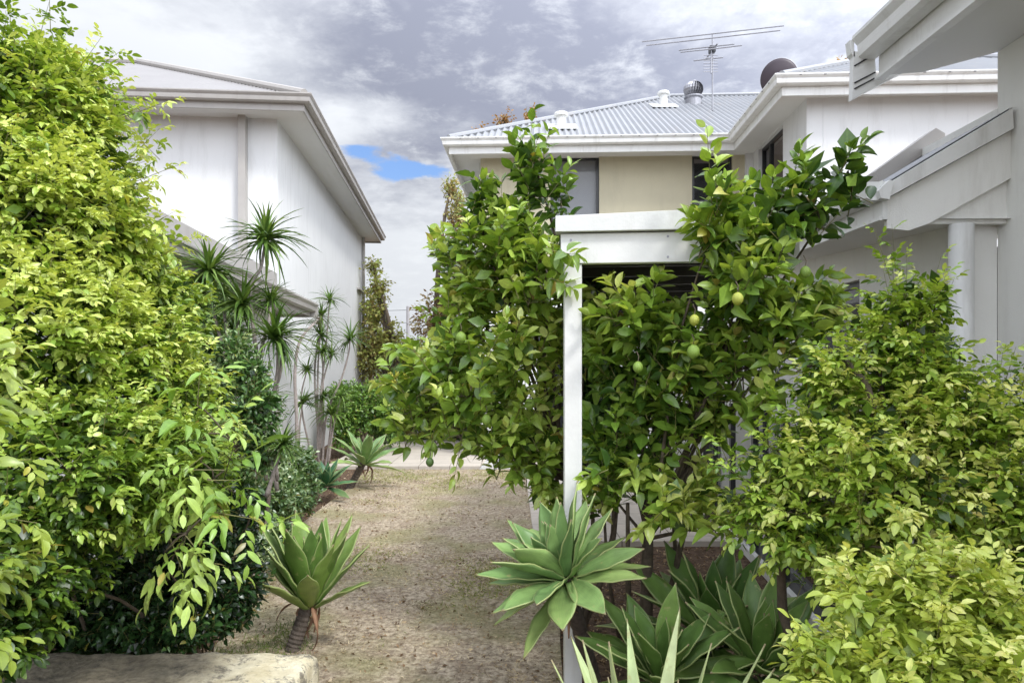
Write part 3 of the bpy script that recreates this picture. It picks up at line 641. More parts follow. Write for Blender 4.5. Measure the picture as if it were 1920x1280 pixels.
    for y0, y1 in ((5.475, 6.195), (6.265, 7.745)):
        q = MB(); x = 2.80
        q.box((x, y0, .05), (x + .05, y0 + .05, 2.3)); q.box((x, y1 - .05, .05), (x + .05, y1, 2.3)); q.box((x, y0 + .05, 2.25), (x + .05, y1 - .05, 2.3)); q.box((x, y0 + .05, .05), (x + .05, y1 - .05, .1))
        w = q.build('sliding_door', 'frame', H); MB().add([(x + .02, y0 + .05, .1), (x + .02, y1 - .05, .1), (x + .02, y1 - .05, 2.25), (x + .02, y0 + .05, 2.25)], [(0, 1, 2, 3)]).build('pane', 'glass', w)
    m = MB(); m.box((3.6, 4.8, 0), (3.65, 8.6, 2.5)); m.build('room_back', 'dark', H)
    m = MB(); m.prism([(1.80, 3.9, -.01), (1.80, 3.9, .07), (2.25, 8.5, .07), (2.25, 8.5, -.01)], (.045, 0, 0)); m.build('door_kerb', 'white2', H)
    # short facing wall with a framed door at the back of the alfresco
    m = MB(); m.wall((1.75, 8.6), (1, 0), .95, 0, 2.44, .15, [(.62, .85, .05, 2.2)]); m.build('alfresco_wall', 'white2', H)
    window(H, None, (1.75, 8.6), (1, 0), .62, .85, .05, 2.2, .04)
near_house()
def glass_screen():
    T = empty('glass_screen', (1.9, 4.2, 0), 'low black framed glass screen running back behind the yellow green shrub on the right', 'glass screen')
    gx = lambda y: 1.90 + .1 * (y - 4.14)
    m = MB(); m.prism([(1.85, 3.9, .02), (2.05, 3.9, .02), (2.47, 8.0, .02), (2.27, 8.0, .02)], (0, 0, .03)); m.build('base_track', 'frame', T)
    ys = [4.2, 5.1, 6.0, 6.9, 7.8]
    for y in ys: MB().box((gx(y), y, .05), (gx(y) + .05, y + .05, 1.25)).build('post', 'frame', T)
    for y in ys[:-1]: MB().add([(gx(y) + .025, y + .05, .09), (gx(y + .9) + .025, y + .9, .09), (gx(y + .9) + .025, y + .9, 1.2), (gx(y) + .025, y + .05, 1.2)], [(0, 1, 2, 3)]).build('pane', 'glass', T)
glass_screen()

# ------------------------------------------------------------------ patio cover
def pergola():
    H = empty('patio_cover', (.30, 3.5, 0), 'pale grey patio cover with a square post, deep front beam and dark slatted ceiling', 'pergola')
    d = Vector((1, -.10, 0)).normalized(); back = Vector((.10, 1, 0)).normalized()
    o = Vector((.26, 3.42, 0)); L = 1.12
    def xf(v): q = o + d * v[0] + back * v[1]; return (q.x, q.y, v[2])
    m = MB(xf); m.box((-.02, 0, 2.115), (L, .05, 2.262)); m.build('beam', 'trimlt', H, bevel=.003)
    m = MB(xf); m.prism([(-.045, -.03, 2.268), (L, -.03, 2.268), (L, -.03, 2.375), (-.045, -.03, 2.345)], (0, .09, 0)); m.build('roof_edge_cap', 'trim', H, bevel=.002)
    for u, z in ((.03, 2.15), (.03, 2.23), (.50, 2.14), (.50, 2.24), (1.02, 2.15)): MB(lambda v: tuple(o + d * v[0] + back * v[1] + Vector((0, 0, v[2])))).tube([(u, -.003, z), (u, .01, z)], .006, 8).build('bolt', 'steel', H)
    m = MB(xf); m.box((-.02, .053, 2.115), (.03, 5.0, 2.262)); m.build('side_beam', 'dark', H)
    m = MB(xf); m.prism([(-.03, .07, 2.266), (1.12, .07, 2.266), (1.35, 5.1, 2.266), (-.03, 5.1, 2.266)], (0, 0, .03)); m.build('ceiling', 'dark', H)
    for k in range(11): MB(xf).box((.034, .35 + k * .42, 2.15), (1.18, .39 + k * .42, 2.264)).build('batten', 'dark', H)
    m = MB(); x = (1073.5 - CX) / F * 3.46; m.box((x - .043, 3.42, -.1), (x + .043, 3.50, 2.113)); m.build('post', 'trimlt', H, bevel=.003)
    m = MB(xf); m.box((0.0, 4.9, 0), (.09, 4.99, 2.114)); m.build('post', 'dark', H)
    m = MB(xf); m.box((1.0, 4.9, 0), (1.09, 4.99, 2.149)); m.build('post', 'frame', H)
pergola()

m = MB(); a = P(893, 876, 10.95)
m.prism([(a.x + .05, 10.95, 0), (a.x + .85, 10.95, 0), (a.x + .85, 10.95, .30), (a.x + .28, 10.95, .30)], (0, .15, 0))
tag(m.build('garden_wall', 'white', bevel=.01), 'low white rendered plinth at the back corner of the lawn, beneath lemon branches', 'wall')
# white boundary wall beyond the hedge
m = MB(); m.box((-2.9, 17.2, 0), (-1.2, 17.4, .9)); m.box((-.9, 16.4, 0), (.05, 16.55, 2.2)); tag(m.build('boundary_wall', 'white'), 'white rendered boundary wall glimpsed through leaves behind the far hedge', 'wall')

# ------------------------------------------------------------------ limestone block
def limestone():
    x0, x1 = -2.6, P(588, 1225, 2.80).x; y0, y1 = 2.1, 2.84; z = .445; nx, ny = 90, 30; rg = np.random.default_rng(3)
    vs = []; fs = []
    def off(x, y): return .006 * math.sin(9 * x + 3) * math.sin(11 * y) + .004 * math.sin(31 * x + 5 * y) + rg.normal(0, .0012)
    for j in range(ny + 1):
        for i in range(nx + 1):
            x = x0 + (x1 - x0) * i / nx; y = y0 + (y1 - y0) * j / ny
            e = min(x1 - x, y1 - y, y - y0); dz = -.03 * max(0, 1 - e / .035) ** 2
            if i in (nx,): x += .008 * math.sin(y * 23)
            if j in (ny,): y += .008 * math.sin(x * 17)
            vs.append((x, y, z + off(x, y) + dz))
    n = nx + 1
    fs = [(j * n + i, j * n + i + 1, (j + 1) * n + i + 1, (j + 1) * n + i) for j in range(ny) for i in range(nx)]
    loop = [j * 0 + i for i in range(nx + 1)] + [j * n + nx for j in range(1, ny + 1)] + [ny * n + i for i in range(nx - 1, -1, -1)] + [j * n for j in range(ny - 1, 0, -1)]
    prev = loop
    for k, zz in enumerate((.36, .2, -.05)):
        base = len(vs)
        for q in loop: vs.append((vs[q][0] + .008 * (k < 2) * math.sin(q * .7 + k), vs[q][1] + .006 * math.sin(q * .5 + k), zz))
        new = list(range(base, base + len(loop)))
        fs += [(prev[i], new[i], new[(i + 1) % len(loop)], prev[(i + 1) % len(loop)]) for i in range(len(loop))]; prev = new
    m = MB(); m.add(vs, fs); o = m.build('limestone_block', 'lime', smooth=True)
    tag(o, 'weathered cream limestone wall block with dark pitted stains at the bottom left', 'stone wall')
limestone()

# ------------------------------------------------------------------ distant pole and wires
m = empty('power_pole', (P(765, 690, 55).x, 55, 0), 'distant grey wooden power pole with wires between the houses', 'pole')
q = MB(); top = P(765, 574, 55); q.tube([(top.x, 55, 0), (top.x, 55, top.z)], [.16, .13], 8); q.build('shaft', 'pole', m)
q = MB(); q.box((top.x - .05, 54.8, top.z - 1.4), (top.x + .05, 56.6, top.z - 1.28)); q.build('crossarm', 'pole', m)
q = MB()
for dz in (0.3, 1.3, 2.6): q.tube([(top.x - 30, 62, top.z - dz + .6), (top.x - 12, 58, top.z - dz - .1), (top.x, 55, top.z - dz), (top.x + 14, 56, top.z - dz - .3), (top.x + 40, 58, top.z - dz + .5)], .022, 4)
q.build('wire', 'frame', m)

# ================================================================== foliage
def nrm(a): return a / np.maximum(1e-9, np.linalg.norm(a, axis=-1, keepdims=True))
def frames(d, roll=None):
    """rotation matrices with y = d and z as upward as possible, rolled about y"""
    y = nrm(d); up = np.zeros_like(y); up[:, 2] = 1
    x = np.cross(y, up); bad = np.linalg.norm(x, axis=1) < .05; x[bad] = (1, 0, 0); x = nrm(x); z = np.cross(x, y)
    if roll is not None:
        c, s = np.cos(roll)[:, None], np.sin(roll)[:, None]; x, z = x * c + z * s, z * c - x * s
    return np.stack([x, y, z], axis=2)
def leaf_tpl(width, droop=.25, fold=.18, rows=(0, .22, .5, .78, 1), prof=(0, .82, 1, .62, 0), wave=0.0, lobes=0):
    """unit-length leaf along y; returns verts, faces, uv"""
    V = []; UV = []; idx = []
    for k, (t, w) in enumerate(zip(rows, prof)):
        y = t * (1 - .12 * droop * t); z = -droop * t * t + wave * math.sin(6 * t)
        if w == 0: V.append((0, y, z)); UV.append((0, t)); idx.append([len(V) - 1] * 3)
        else:
            r = []
            for u in (-1, 0, 1): V.append((u * w * width / 2, y + (.0 if u == 0 else .02), z + (fold * w * width if u else 0))); UV.append((u, t)); r.append(len(V) - 1)
            idx.append(r)
    Fc = []
    for a, b in zip(idx[:-1], idx[1:]):
        for k in (0, 1):
            q = [a[k], a[k + 1], b[k + 1], b[k]]; u = []
            for i in q:
                if i not in u: u.append(i)
            Fc.append(u)
    return np.array(V), Fc, np.array(UV)
def strap_tpl(width, rows=7, droop=.3):
    t = np.linspace(0, 1, rows); prof = [max(0.12, 1 - max(0, a - .25) / .75) if a < 1 else 0 for a in t]
    return leaf_tpl(width, droop, .12, t, prof)
def inst(tpl, R, Pn, scale, tint):
    """instances of a leaf template -> arrays"""
    V, Fc, UV = tpl; n = len(Pn); k = len(V)
    if np.ndim(scale) == 1: scale = np.stack([scale] * 3, 1)
    X = (V[None, :, :] * scale[:, None, :]) @ np.transpose(R, (0, 2, 1)) + Pn[:, None, :]
    return dict(v=X.reshape(-1, 3), tpl=Fc, n=n, k=k, uv=np.tile(UV, (n, 1)), tint=np.repeat(tint, k, axis=0))
def mesh_from(parts, name, mt, parent, smooth=True):
    vs = np.concatenate([p['v'] for p in parts]).astype(np.float32); li = []; ls = []; off = 0
    for p in parts:
        flat = np.concatenate([np.array(f) for f in p['tpl']]); cnt = np.array([len(f) for f in p['tpl']])
        base = off + np.arange(p['n'])[:, None] * p['k']; li.append((flat[None, :] + base).ravel()); ls.append(np.tile(cnt, p['n'])); off += p['n'] * p['k']
    li = np.concatenate(li).astype(np.int32); ls = np.concatenate(ls).astype(np.int32); st = np.concatenate([[0], np.cumsum(ls)[:-1]]).astype(np.int32)
    if parent: 
        im = np.array(inv_of(parent)); vs = (vs @ im[:3, :3].T + im[:3, 3]).astype(np.float32)
    me = bpy.data.meshes.new(name); me.vertices.add(len(vs)); me.vertices.foreach_set('co', vs.ravel())
    me.loops.add(len(li)); me.loops.foreach_set('vertex_index', li); me.polygons.add(len(ls)); me.polygons.foreach_set('loop_start', st)
    me.polygons.foreach_set('loop_total', ls)
    if smooth: me.polygons.foreach_set('use_smooth', np.ones(len(ls), bool))
    me.update(calc_edges=True)
    a = me.attributes.new('tint', 'FLOAT_COLOR', 'POINT'); t = np.concatenate([p['tint'] for p in parts]); c = np.ones((len(vs), 4), np.float32); c[:, :3] = t; a.data.foreach_set('color', c.ravel())
    a = me.attributes.new('luv', 'FLOAT_VECTOR', 'POINT'); uv = np.concatenate([p['uv'] for p in parts]); c = np.zeros((len(vs), 3), np.float32); c[:, :2] = uv; a.data.foreach_set('vector', c.ravel())
    me.materials.append(M[mt]); return link(name, me, parent)
ODD = np.array([(.34, .24, .05), (.50, .46, .08), (.20, .12, .05), (.60, .56, .16)])
def oddify(c, p):
    k = rng.random(len(c)) < p; c = c.copy(); c[k] = c[k] * .25 + ODD[rng.integers(0, 4, k.sum())] * .75; return c
def palette(t, cols):
    """t in 0..1 -> piecewise linear colours"""
    cols = np.array(cols, float); x = np.clip(t, 0, .9999) * (len(cols) - 1); i = x.astype(int); f = (x - i)[:, None]
    return cols[i] * (1 - f) + cols[i + 1] * f

def blob_points(blobs, n, inner=.25, bias=.0, back=.35):
    """points near the outer skin of a union of ellipsoids given as (px, py, D, rx_px, ry_px, rz_m)"""
    B = []
    for px, py, D, rx, ry, rz in blobs:
        c = P(px, py, D); B.append((c.x, c.y, c.z, rx / F * D, rz, ry / F * D))
    B = np.array(B); area = B[:, 3] * B[:, 5] + .3 * B[:, 4] * (B[:, 3] + B[:, 5]); pr = area / area.sum()
    pts = np.zeros((0, 3)); nr = np.zeros((0, 3)); tries = 0
    while len(pts) < n and tries < 40:
        tries += 1; m = n; k = rng.choice(len(B), m, p=pr); d = nrm(rng.normal(size=(m, 3)))
        rr = 1 - inner * rng.random(m) ** 1.5 + .06 * rng.normal(size=m)
        q = B[k, :3] + d * B[k, 3:6] * rr[:, None]; nn = nrm(d / B[k, 3:6])
        keep = np.ones(m, bool)
        for j in range(len(B)):
            e = (((q - B[j, :3]) / B[j, 3:6]) ** 2).sum(1); keep &= ~((e < (1 - inner * 1.15) ** 2) & (k != j))
        keep &= (q[:, 2] > .02) & ((nn[:, 1] < .25) | (rng.random(m) < back))
        pts = np.concatenate([pts, q[keep]]); nr = np.concatenate([nr, nn[keep]])
    return pts[:n], nr[:n], B
def lowfreq(p, s, seed):
    """cheap smooth noise 0..1"""
    r = np.random.default_rng(seed); v = np.zeros(len(p))
    for _ in range(6):
        k = nrm(r.normal(size=(1, 3)))[0] * s * r.uniform(.6, 1.8); v += np.sin(p @ k + r.uniform(0, 6.28))
    return .5 + v / 7

def shoots(base, dirs, length, kind, cols, leaf, tseed=1, tone=0.0, young=.35, droopy=0.0, alt=None, jit=.12):
    """leafy shoots. kind 'pinnate' -> compound leaves, 'simple' -> simple leaves. returns leaf parts and stem polylines (arrays)"""
    n = len(base); d = nrm(dirs); out_p = []; out_d = []; out_s = []; out_t = []
    R = frames(d, rng.uniform(0, 6.28, n)); L = length
    tone0 = tone + .75 * (lowfreq(base, 3.5, tseed) - .5) + rng.normal(0, .10, n)
    m = leaf['nodes']
    for j in range(m):
        t = (j + .6) / m; az = j * 2.4 + rng.normal(0, .25, n); ang = (RAD(leaf['a0']) * (1 - t) + RAD(leaf['a1']) * t) + rng.normal(0, .16, n)
        loc = np.stack([np.sin(ang) * np.cos(az), np.cos(ang), np.sin(ang) * np.sin(az)], 1)
        wd = np.einsum('nij,nj->ni', R, loc); wd[:, 2] -= leaf.get('sag', .15); wd = nrm(wd)
        bp = base + d * (L * t)[:, None]; bp[:, 2] -= droopy * (t * L) ** 2 / .3
        sz = leaf['size'] * (1 - leaf.get('taper', .45) * t ** 2) * rng.uniform(.72, 1.18, n)
        out_p.append(bp); out_d.append(wd); out_s.append(sz); out_t.append(tone0 + young * (t - .5) + rng.normal(0, jit, n))
    bp, wd, sz, tn = map(np.concatenate, (out_p, out_d, out_s, out_t))
    if kind == 'simple':
        drop = rng.random(len(bp)) < .06; bp, wd, sz, tn = bp[~drop], wd[~drop], sz[~drop], tn[~drop]
        Rl = frames(wd, rng.normal(0, leaf.get('roll', .55), len(bp))); scl = np.stack([sz * rng.uniform(.8, 1.15, len(sz)), sz, sz * rng.uniform(-.2, 2.0, len(sz))], 1)
        pos = bp + wd * (.12 * sz)[:, None]; tps = leaf['tpl']; ch = rng.integers(0, len(tps), len(bp)); parts = []
        for q, tp in enumerate(tps):
            k = ch == q; parts.append(inst(tp, Rl[k], pos[k], scl[k], oddify(palette(tn[k], cols), .015)))
        return parts
    # pinnate: leaflets in a plane
    Rr = frames(wd, rng.normal(0, .35, len(bp))); parts = []; pairs = leaf['pairs']; rach = sz; curv = rng.uniform(.1, .5, len(bp))
    for i in range(pairs * 2 + 1):
        if i == pairs * 2: s, side, ang = 1.0, 0, 0
        else: s = .22 + .70 * (i // 2) / pairs + .05 * (i % 2); side = 1 if i % 2 else -1; ang = RAD(56 - 14 * s)
        a = side * ang + rng.normal(0, .12, len(bp)); loc = np.stack([np.sin(a), np.cos(a), -curv * s * .8 + rng.normal(0, .15, len(bp))], 1)
        ld = nrm(np.einsum('nij,nj->ni', Rr, loc)); ld[:, 2] -= .12; ld = nrm(ld)
        pos = bp + np.einsum('nij,nj->ni', Rr, np.stack([np.zeros(len(bp)), s * rach, -curv * .5 * rach * s * s], 1))
        ls = leaf['lsize'] * (.66 + .34 * s) * rng.uniform(.65, 1.25, len(bp)) * (sz / leaf['size'])
        # leaflet normals follow the rachis plane
        z = np.einsum('nij,nj->ni', Rr, np.tile([0, 0, 1.], (len(bp), 1))); x = nrm(np.cross(ld, z)); z2 = np.cross(x, ld); Rl = np.stack([x, ld, z2], 2)
        Rl2 = frames(ld, rng.normal(0, .5, len(bp))); k = rng.random(len(bp)) < .3; Rl[k] = Rl2[k]
        tp = leaf['tpl'][i % len(leaf['tpl'])]
        parts.append(inst(tp, Rl, pos, np.stack([ls, ls, ls * rng.uniform(.2, 1.8, len(ls))], 1), oddify(palette(tn + rng.normal(0, .07, len(bp)), cols), .012)))
    return parts
STEM = (np.array([(math.cos(a) * r, y, math.sin(a) * r) for y, r in ((0, 1), (.55, .75), (1, .35)) for a in (0, 2.09, 4.19)]),
        [(i + 3 * k, (i + 1) % 3 + 3 * k, (i + 1) % 3 + 3 * k + 3, i + 3 * k + 3) for k in range(2) for i in range(3)], np.zeros((9, 2)))
def stems(base, dirs, length, r, col):
    n = len(base); R = frames(dirs); return inst(STEM, R, base, np.stack([np.full(n, r), length, np.full(n, r)], 1), np.tile(col, (n, 1)) * rng.uniform(.7, 1.3, (n, 1)))
def limbs(mb, root, targets, r0, r1, sides=6, wob=.12, seg=7, up=.3):
    for t in targets:
        a = Vector(root); b = Vector(t); L = (b - a).length; pts = []; rad = []
        w1 = Vector(rng.normal(0, 1, 3)) * wob * L * .5; w2 = Vector(rng.normal(0, 1, 3)) * wob * L * .25
        for i in range(seg + 1):
            s = i / seg; p = a.lerp(b, s) + w1 * math.sin(math.pi * s) + w2 * math.sin(2 * math.pi * s)
            p.z += up * L * (math.sin(math.pi * s)) * .25 * (1 if up else 0); pts.append(p); rad.append(r0 * (1 - s) ** .7 + r1)
        mb.tube(pts, rad, sides, True)
    return mb

OVAL = [leaf_tpl(.50, .22, .16), leaf_tpl(.56, .38, .10, prof=(0, .75, 1, .7, 0)), leaf_tpl(.46, -.06, .22)]
LEMON = [leaf_tpl(.50, .30, .14, rows=(0, .12, .3, .52, .76, 1), prof=(0, .6, .95, 1, .66, 0)), leaf_tpl(.54, .55, .10, rows=(0, .12, .3, .52, .76, 1), prof=(0, .6, .95, 1, .6, 0), wave=.025), leaf_tpl(.46, .05, .25, rows=(0, .15, .35, .6, .8, 1), prof=(0, .7, 1, .9, .55, 0), wave=-.02), leaf_tpl(.5, .2, .35, rows=(0, .15, .35, .6, .8, 1), prof=(0, .7, 1, .9, .55, 0))]
LANCE = [leaf_tpl(.36, .3, .14, prof=(0, .9, 1, .6, 0)), leaf_tpl(.32, .45, .12, prof=(0, .9, 1, .6, 0))]
SIMPLE2 = [leaf_tpl(.55, .2, .1, rows=(0, .5, 1), prof=(0, 1, 0))]

def bush(name, label, cat, loc, blobs, n, kind, leaf, cols, length, mt='leaf', tone=.5, up=.6, out=1.0, tseed=1, extra=None, woodroot=None, wood='bark', r0=.02, inner=.3, group=None, droopy=0, young=.35, core=0, corecols=None, back=.35, seg=.0, side=(0, 0, 0), stemcol=(.18, .17, .07), crown='leaves'):
    T = empty(name, loc, label, cat, group)
    pts, nr, B = blob_points(blobs, n, inner, back=back)
    d = nr * out + np.array([0, 0, up]) + np.array(side) + rng.normal(0, .38, nr.shape); L = length * rng.uniform(.6, 1.2, len(pts)); d = nrm(d)
    base = pts - d * (L * .75)[:, None]
    if extra is not None:
        eb = np.array([tuple(P(*e[0])) for e in extra]); et = np.array([tuple(P(*e[1])) for e in extra]); ed = et - eb
        base = np.concatenate([base, eb]); d = np.concatenate([d, nrm(ed)]); L = np.concatenate([L, np.linalg.norm(ed, axis=1)])
    parts = shoots(base, d, L, kind, cols, leaf, tseed, tone, young, droopy)
    if core:                                           # inner leaves filling the middle, coloured darker so the gaps look shaded
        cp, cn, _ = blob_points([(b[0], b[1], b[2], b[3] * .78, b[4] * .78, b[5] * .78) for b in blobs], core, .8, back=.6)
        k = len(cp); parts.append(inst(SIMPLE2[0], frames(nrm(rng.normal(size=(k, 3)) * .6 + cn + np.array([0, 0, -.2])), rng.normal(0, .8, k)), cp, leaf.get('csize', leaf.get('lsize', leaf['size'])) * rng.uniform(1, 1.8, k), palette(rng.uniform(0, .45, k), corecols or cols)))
    mesh_from(parts, crown, mt, T)
    sp = [stems(base, d, L, leaf.get('stem', .0022), np.array(stemcol))]
    mesh_from(sp, 'twigs', 'leafd', T)
    root = Vector(woodroot if woodroot else loc); mb = MB(); c = [Vector(b[:3]) for b in B]
    limbs(mb, root, c, r0, r0 * .3, wob=.04 if mt == 'far_leaf' else (.05 if name == 'lemon_tree' else .12), up=0 if name == 'lemon_tree' else .3)
    k = rng.choice(len(base), min(len(base), 90), replace=False)
    for i in k:
        q = Vector(base[i]); near = min(c, key=lambda v: (v - q).length); limbs(mb, near, [q], r0 * .22, .0025, 5, .1, 4)
    mb.build('branches', wood, T, smooth=True)
    return T

# ---- hedge shrub on the left (lime green pinnate leaves)
MUR = dict(nodes=7, a0=62, a1=28, sag=.18, size=.070, lsize=.043, pairs=3, tpl=OVAL, stem=.0018, taper=.35)
LIMEC = [(.018, .045, .008), (.062, .128, .016), (.158, .265, .030), (.305, .43, .06), (.53, .61, .16)]
left_blobs = [(30, 240, 2.9, 160, 165, .42), (120, 180, 3.1, 90, 70, .3), (90, 420, 2.8, 160, 170, .45), (200, 500, 3.1, 110, 130, .4), (60, 650, 2.6, 190, 190, .45), (220, 690, 2.9, 140, 150, .42),
              (300, 590, 3.3, 75, 90, .35), (330, 790, 3.0, 85, 110, .33), (110, 880, 2.4, 200, 160, .42), (290, 880, 2.7, 130, 120, .36), (30, 1060, 2.2, 130, 130, .35), (10, 1180, 2.1, 60, 80, .25), (360, 890, 2.9, 60, 60, .25), (170, 330, 3.0, 80, 110, .3)]
ex = [((60, 120, 2.8), (95, -6, 2.8)), ((95, 60, 2.8), (92, -20, 2.78)), ((20, 60, 2.8), (18, -5, 2.8)), ((150, 150, 2.9), (232, 92, 2.85)), ((140, 140, 2.9), (190, 70, 2.9)), ((170, 240, 2.9), (275, 196, 2.85)), ((230, 220, 2.9), (330, 185, 2.8)), ((190, 260, 2.9), (230, 150, 2.9)),
      ((230, 350, 2.9), (345, 305, 2.8)), ((240, 300, 2.9), (300, 240, 2.9)), ((250, 440, 2.9), (330, 395, 2.85)), ((300, 480, 2.9), (370, 440, 2.9)), ((30, 130, 2.8), (10, 20, 2.7)), ((90, 130, 2.8), (130, 50, 2.8)), ((300, 300, 2.95), (262, 262, 2.9))]
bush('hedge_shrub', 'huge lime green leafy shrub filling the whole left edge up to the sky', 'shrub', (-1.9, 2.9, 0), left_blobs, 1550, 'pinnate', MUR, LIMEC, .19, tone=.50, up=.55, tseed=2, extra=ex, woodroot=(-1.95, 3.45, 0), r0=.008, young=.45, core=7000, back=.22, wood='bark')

# big soft compound leaves in front of it
BIG = dict(nodes=4, a0=70, a1=40, sag=.30, size=.19, lsize=.085, pairs=3, tpl=LANCE, stem=.003, taper=.2)
big_blobs = [(400, 900, 2.5, 70, 85, .15), (350, 1000, 2.4, 60, 60, .12), (440, 830, 2.6, 40, 40, .12), (330, 900, 2.5, 60, 70, .12)]
ex = [((370, 760, 2.5), (375, 690, 2.5)), ((400, 960, 2.4), (490, 975, 2.35)), ((380, 820, 2.5), (440, 780, 2.5)), ((390, 900, 2.4), (450, 900, 2.4)), ((345, 1000, 2.4), (385, 1050, 2.4))]
bush('elder_shrub', 'bright green shrub with long drooping leaflets, hanging over the low dark glossy bush', 'shrub', (-1.55, 3.6, 0), big_blobs, 8, 'pinnate', BIG, [(.05, .12, .02), (.12, .24, .035), (.22, .37, .06), (.38, .52, .12)], .16, tone=.5, up=.1, out=.9, tseed=5, extra=ex, r0=.004, young=.3, droopy=.3, side=(.35, -.3, 0))
ex = [((-60, 690, 1.55), (40, 660, 1.5)), ((-60, 760, 1.5), (50, 740, 1.5)), ((-70, 880, 1.45), (60, 860, 1.45)), ((-60, 960, 1.4), (70, 980, 1.4)), ((-60, 1080, 1.4), (30, 1040, 1.4)), ((-50, 1190, 1.4), (10, 1200, 1.4)), ((-70, 620, 1.6), (20, 600, 1.6))]
bush('broadleaf_shrub', 'closest sprays of broad yellow green leaves poking in at the left edge', 'shrub', (-1.55, 1.6, 0), [(-70, 800, 1.5, 60, 120, .1), (-60, 1050, 1.45, 50, 100, .1)], 30, 'pinnate', dict(nodes=4, a0=60, a1=30, sag=.25, size=.085, lsize=.055, pairs=3, tpl=OVAL, stem=.002), [(.11, .17, .02), (.28, .37, .05), (.50, .57, .15)], .12, tone=.55, up=.2, tseed=6, extra=ex, r0=.008, side=(.5, -.2, 0))

# ---- dark glossy bush below
GLO = dict(nodes=9, a0=65, a1=30, sag=.1, size=.042, tpl=OVAL, stem=.0015, taper=.3, roll=.7)
DARKC = [(.006, .020, .006), (.018, .050, .014), (.045, .11, .028), (.15, .26, .08)]
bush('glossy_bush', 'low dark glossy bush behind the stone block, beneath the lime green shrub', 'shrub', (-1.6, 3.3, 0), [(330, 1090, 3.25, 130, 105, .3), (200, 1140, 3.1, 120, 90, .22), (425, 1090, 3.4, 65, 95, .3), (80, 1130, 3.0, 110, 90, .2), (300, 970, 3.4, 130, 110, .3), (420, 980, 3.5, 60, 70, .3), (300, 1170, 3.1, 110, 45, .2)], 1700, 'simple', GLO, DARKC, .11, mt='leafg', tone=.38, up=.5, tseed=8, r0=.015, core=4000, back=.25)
# ---- small leaved dark shrub against the boundary
VAR = dict(nodes=10, a0=65, a1=30, sag=.05, size=.050, tpl=OVAL, stem=.002, taper=.3, roll=.7)
VARC = [(.02, .06, .014), (.06, .14, .035), (.13, .25, .075), (.30, .43, .20), (.58, .68, .40)]
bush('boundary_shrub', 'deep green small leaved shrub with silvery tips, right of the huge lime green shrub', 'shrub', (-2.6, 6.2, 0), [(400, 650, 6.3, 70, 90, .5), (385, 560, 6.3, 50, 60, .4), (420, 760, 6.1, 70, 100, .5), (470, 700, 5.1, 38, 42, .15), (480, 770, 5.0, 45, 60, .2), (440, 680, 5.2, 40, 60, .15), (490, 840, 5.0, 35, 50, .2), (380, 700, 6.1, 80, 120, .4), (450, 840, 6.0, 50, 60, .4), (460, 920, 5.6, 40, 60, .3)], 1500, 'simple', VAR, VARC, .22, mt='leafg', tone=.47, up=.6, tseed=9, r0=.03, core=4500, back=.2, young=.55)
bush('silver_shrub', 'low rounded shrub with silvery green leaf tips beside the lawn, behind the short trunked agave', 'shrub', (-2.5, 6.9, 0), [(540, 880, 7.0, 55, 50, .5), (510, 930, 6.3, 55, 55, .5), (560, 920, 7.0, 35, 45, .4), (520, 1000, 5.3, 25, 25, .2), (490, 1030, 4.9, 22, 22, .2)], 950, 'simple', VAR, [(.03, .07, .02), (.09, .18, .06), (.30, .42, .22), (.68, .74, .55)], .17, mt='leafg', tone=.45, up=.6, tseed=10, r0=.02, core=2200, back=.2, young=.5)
# ---- rounded hedge at the end
bush('rounded_shrub', 'rounded bright green shrub at the far end of the garden, left of the paving', 'shrub', (-2.6, 12.6, 0), [(690, 765, 13, 55, 50, .6), (650, 780, 12.6, 30, 60, .5), (730, 790, 13.2, 45, 40, .5), (640, 740, 12.9, 20, 25, .4)], 700, 'simple', dict(VAR, size=.075), [(.03, .08, .015), (.09, .19, .03), (.19, .33, .06), (.34, .48, .12)], .25, tone=.5, up=.6, tseed=12, r0=.03, core=1500, back=.15)
bush('hedge', 'dark green hedge across the far end of the lawn behind the paving', 'hedge', (-1.0, 15.4, 0), [(760, 790, 15.4, 60, 60, .5), (860, 790, 15.4, 70, 60, .5), (960, 780, 15.5, 70, 70, .5), (1040, 790, 15.5, 60, 60, .5), (800, 745, 15.8, 60, 40, .5), (900, 730, 15.9, 60, 40, .5)], 1500, 'simple', dict(VAR, size=.09), [(.012, .035, .01), (.04, .10, .02), (.11, .22, .04), (.30, .42, .10)], .25, tone=.42, up=.5, tseed=13, r0=.03, core=3000, back=.15)
bush('yellow_shrub', 'yellow leaved shrub glimpsed behind the left lemon tree', 'shrub', (-.9, 14.2, 0), [(815, 712, 14.2, 32, 26, .4), (880, 700, 14.2, 28, 22, .4), (745, 725, 14.2, 26, 24, .3)], 240, 'simple', dict(VAR, size=.10), [(.18, .25, .03), (.42, .46, .06), (.62, .62, .14)], .22, tone=.6, up=.5, tseed=14, r0=.02, back=.2)

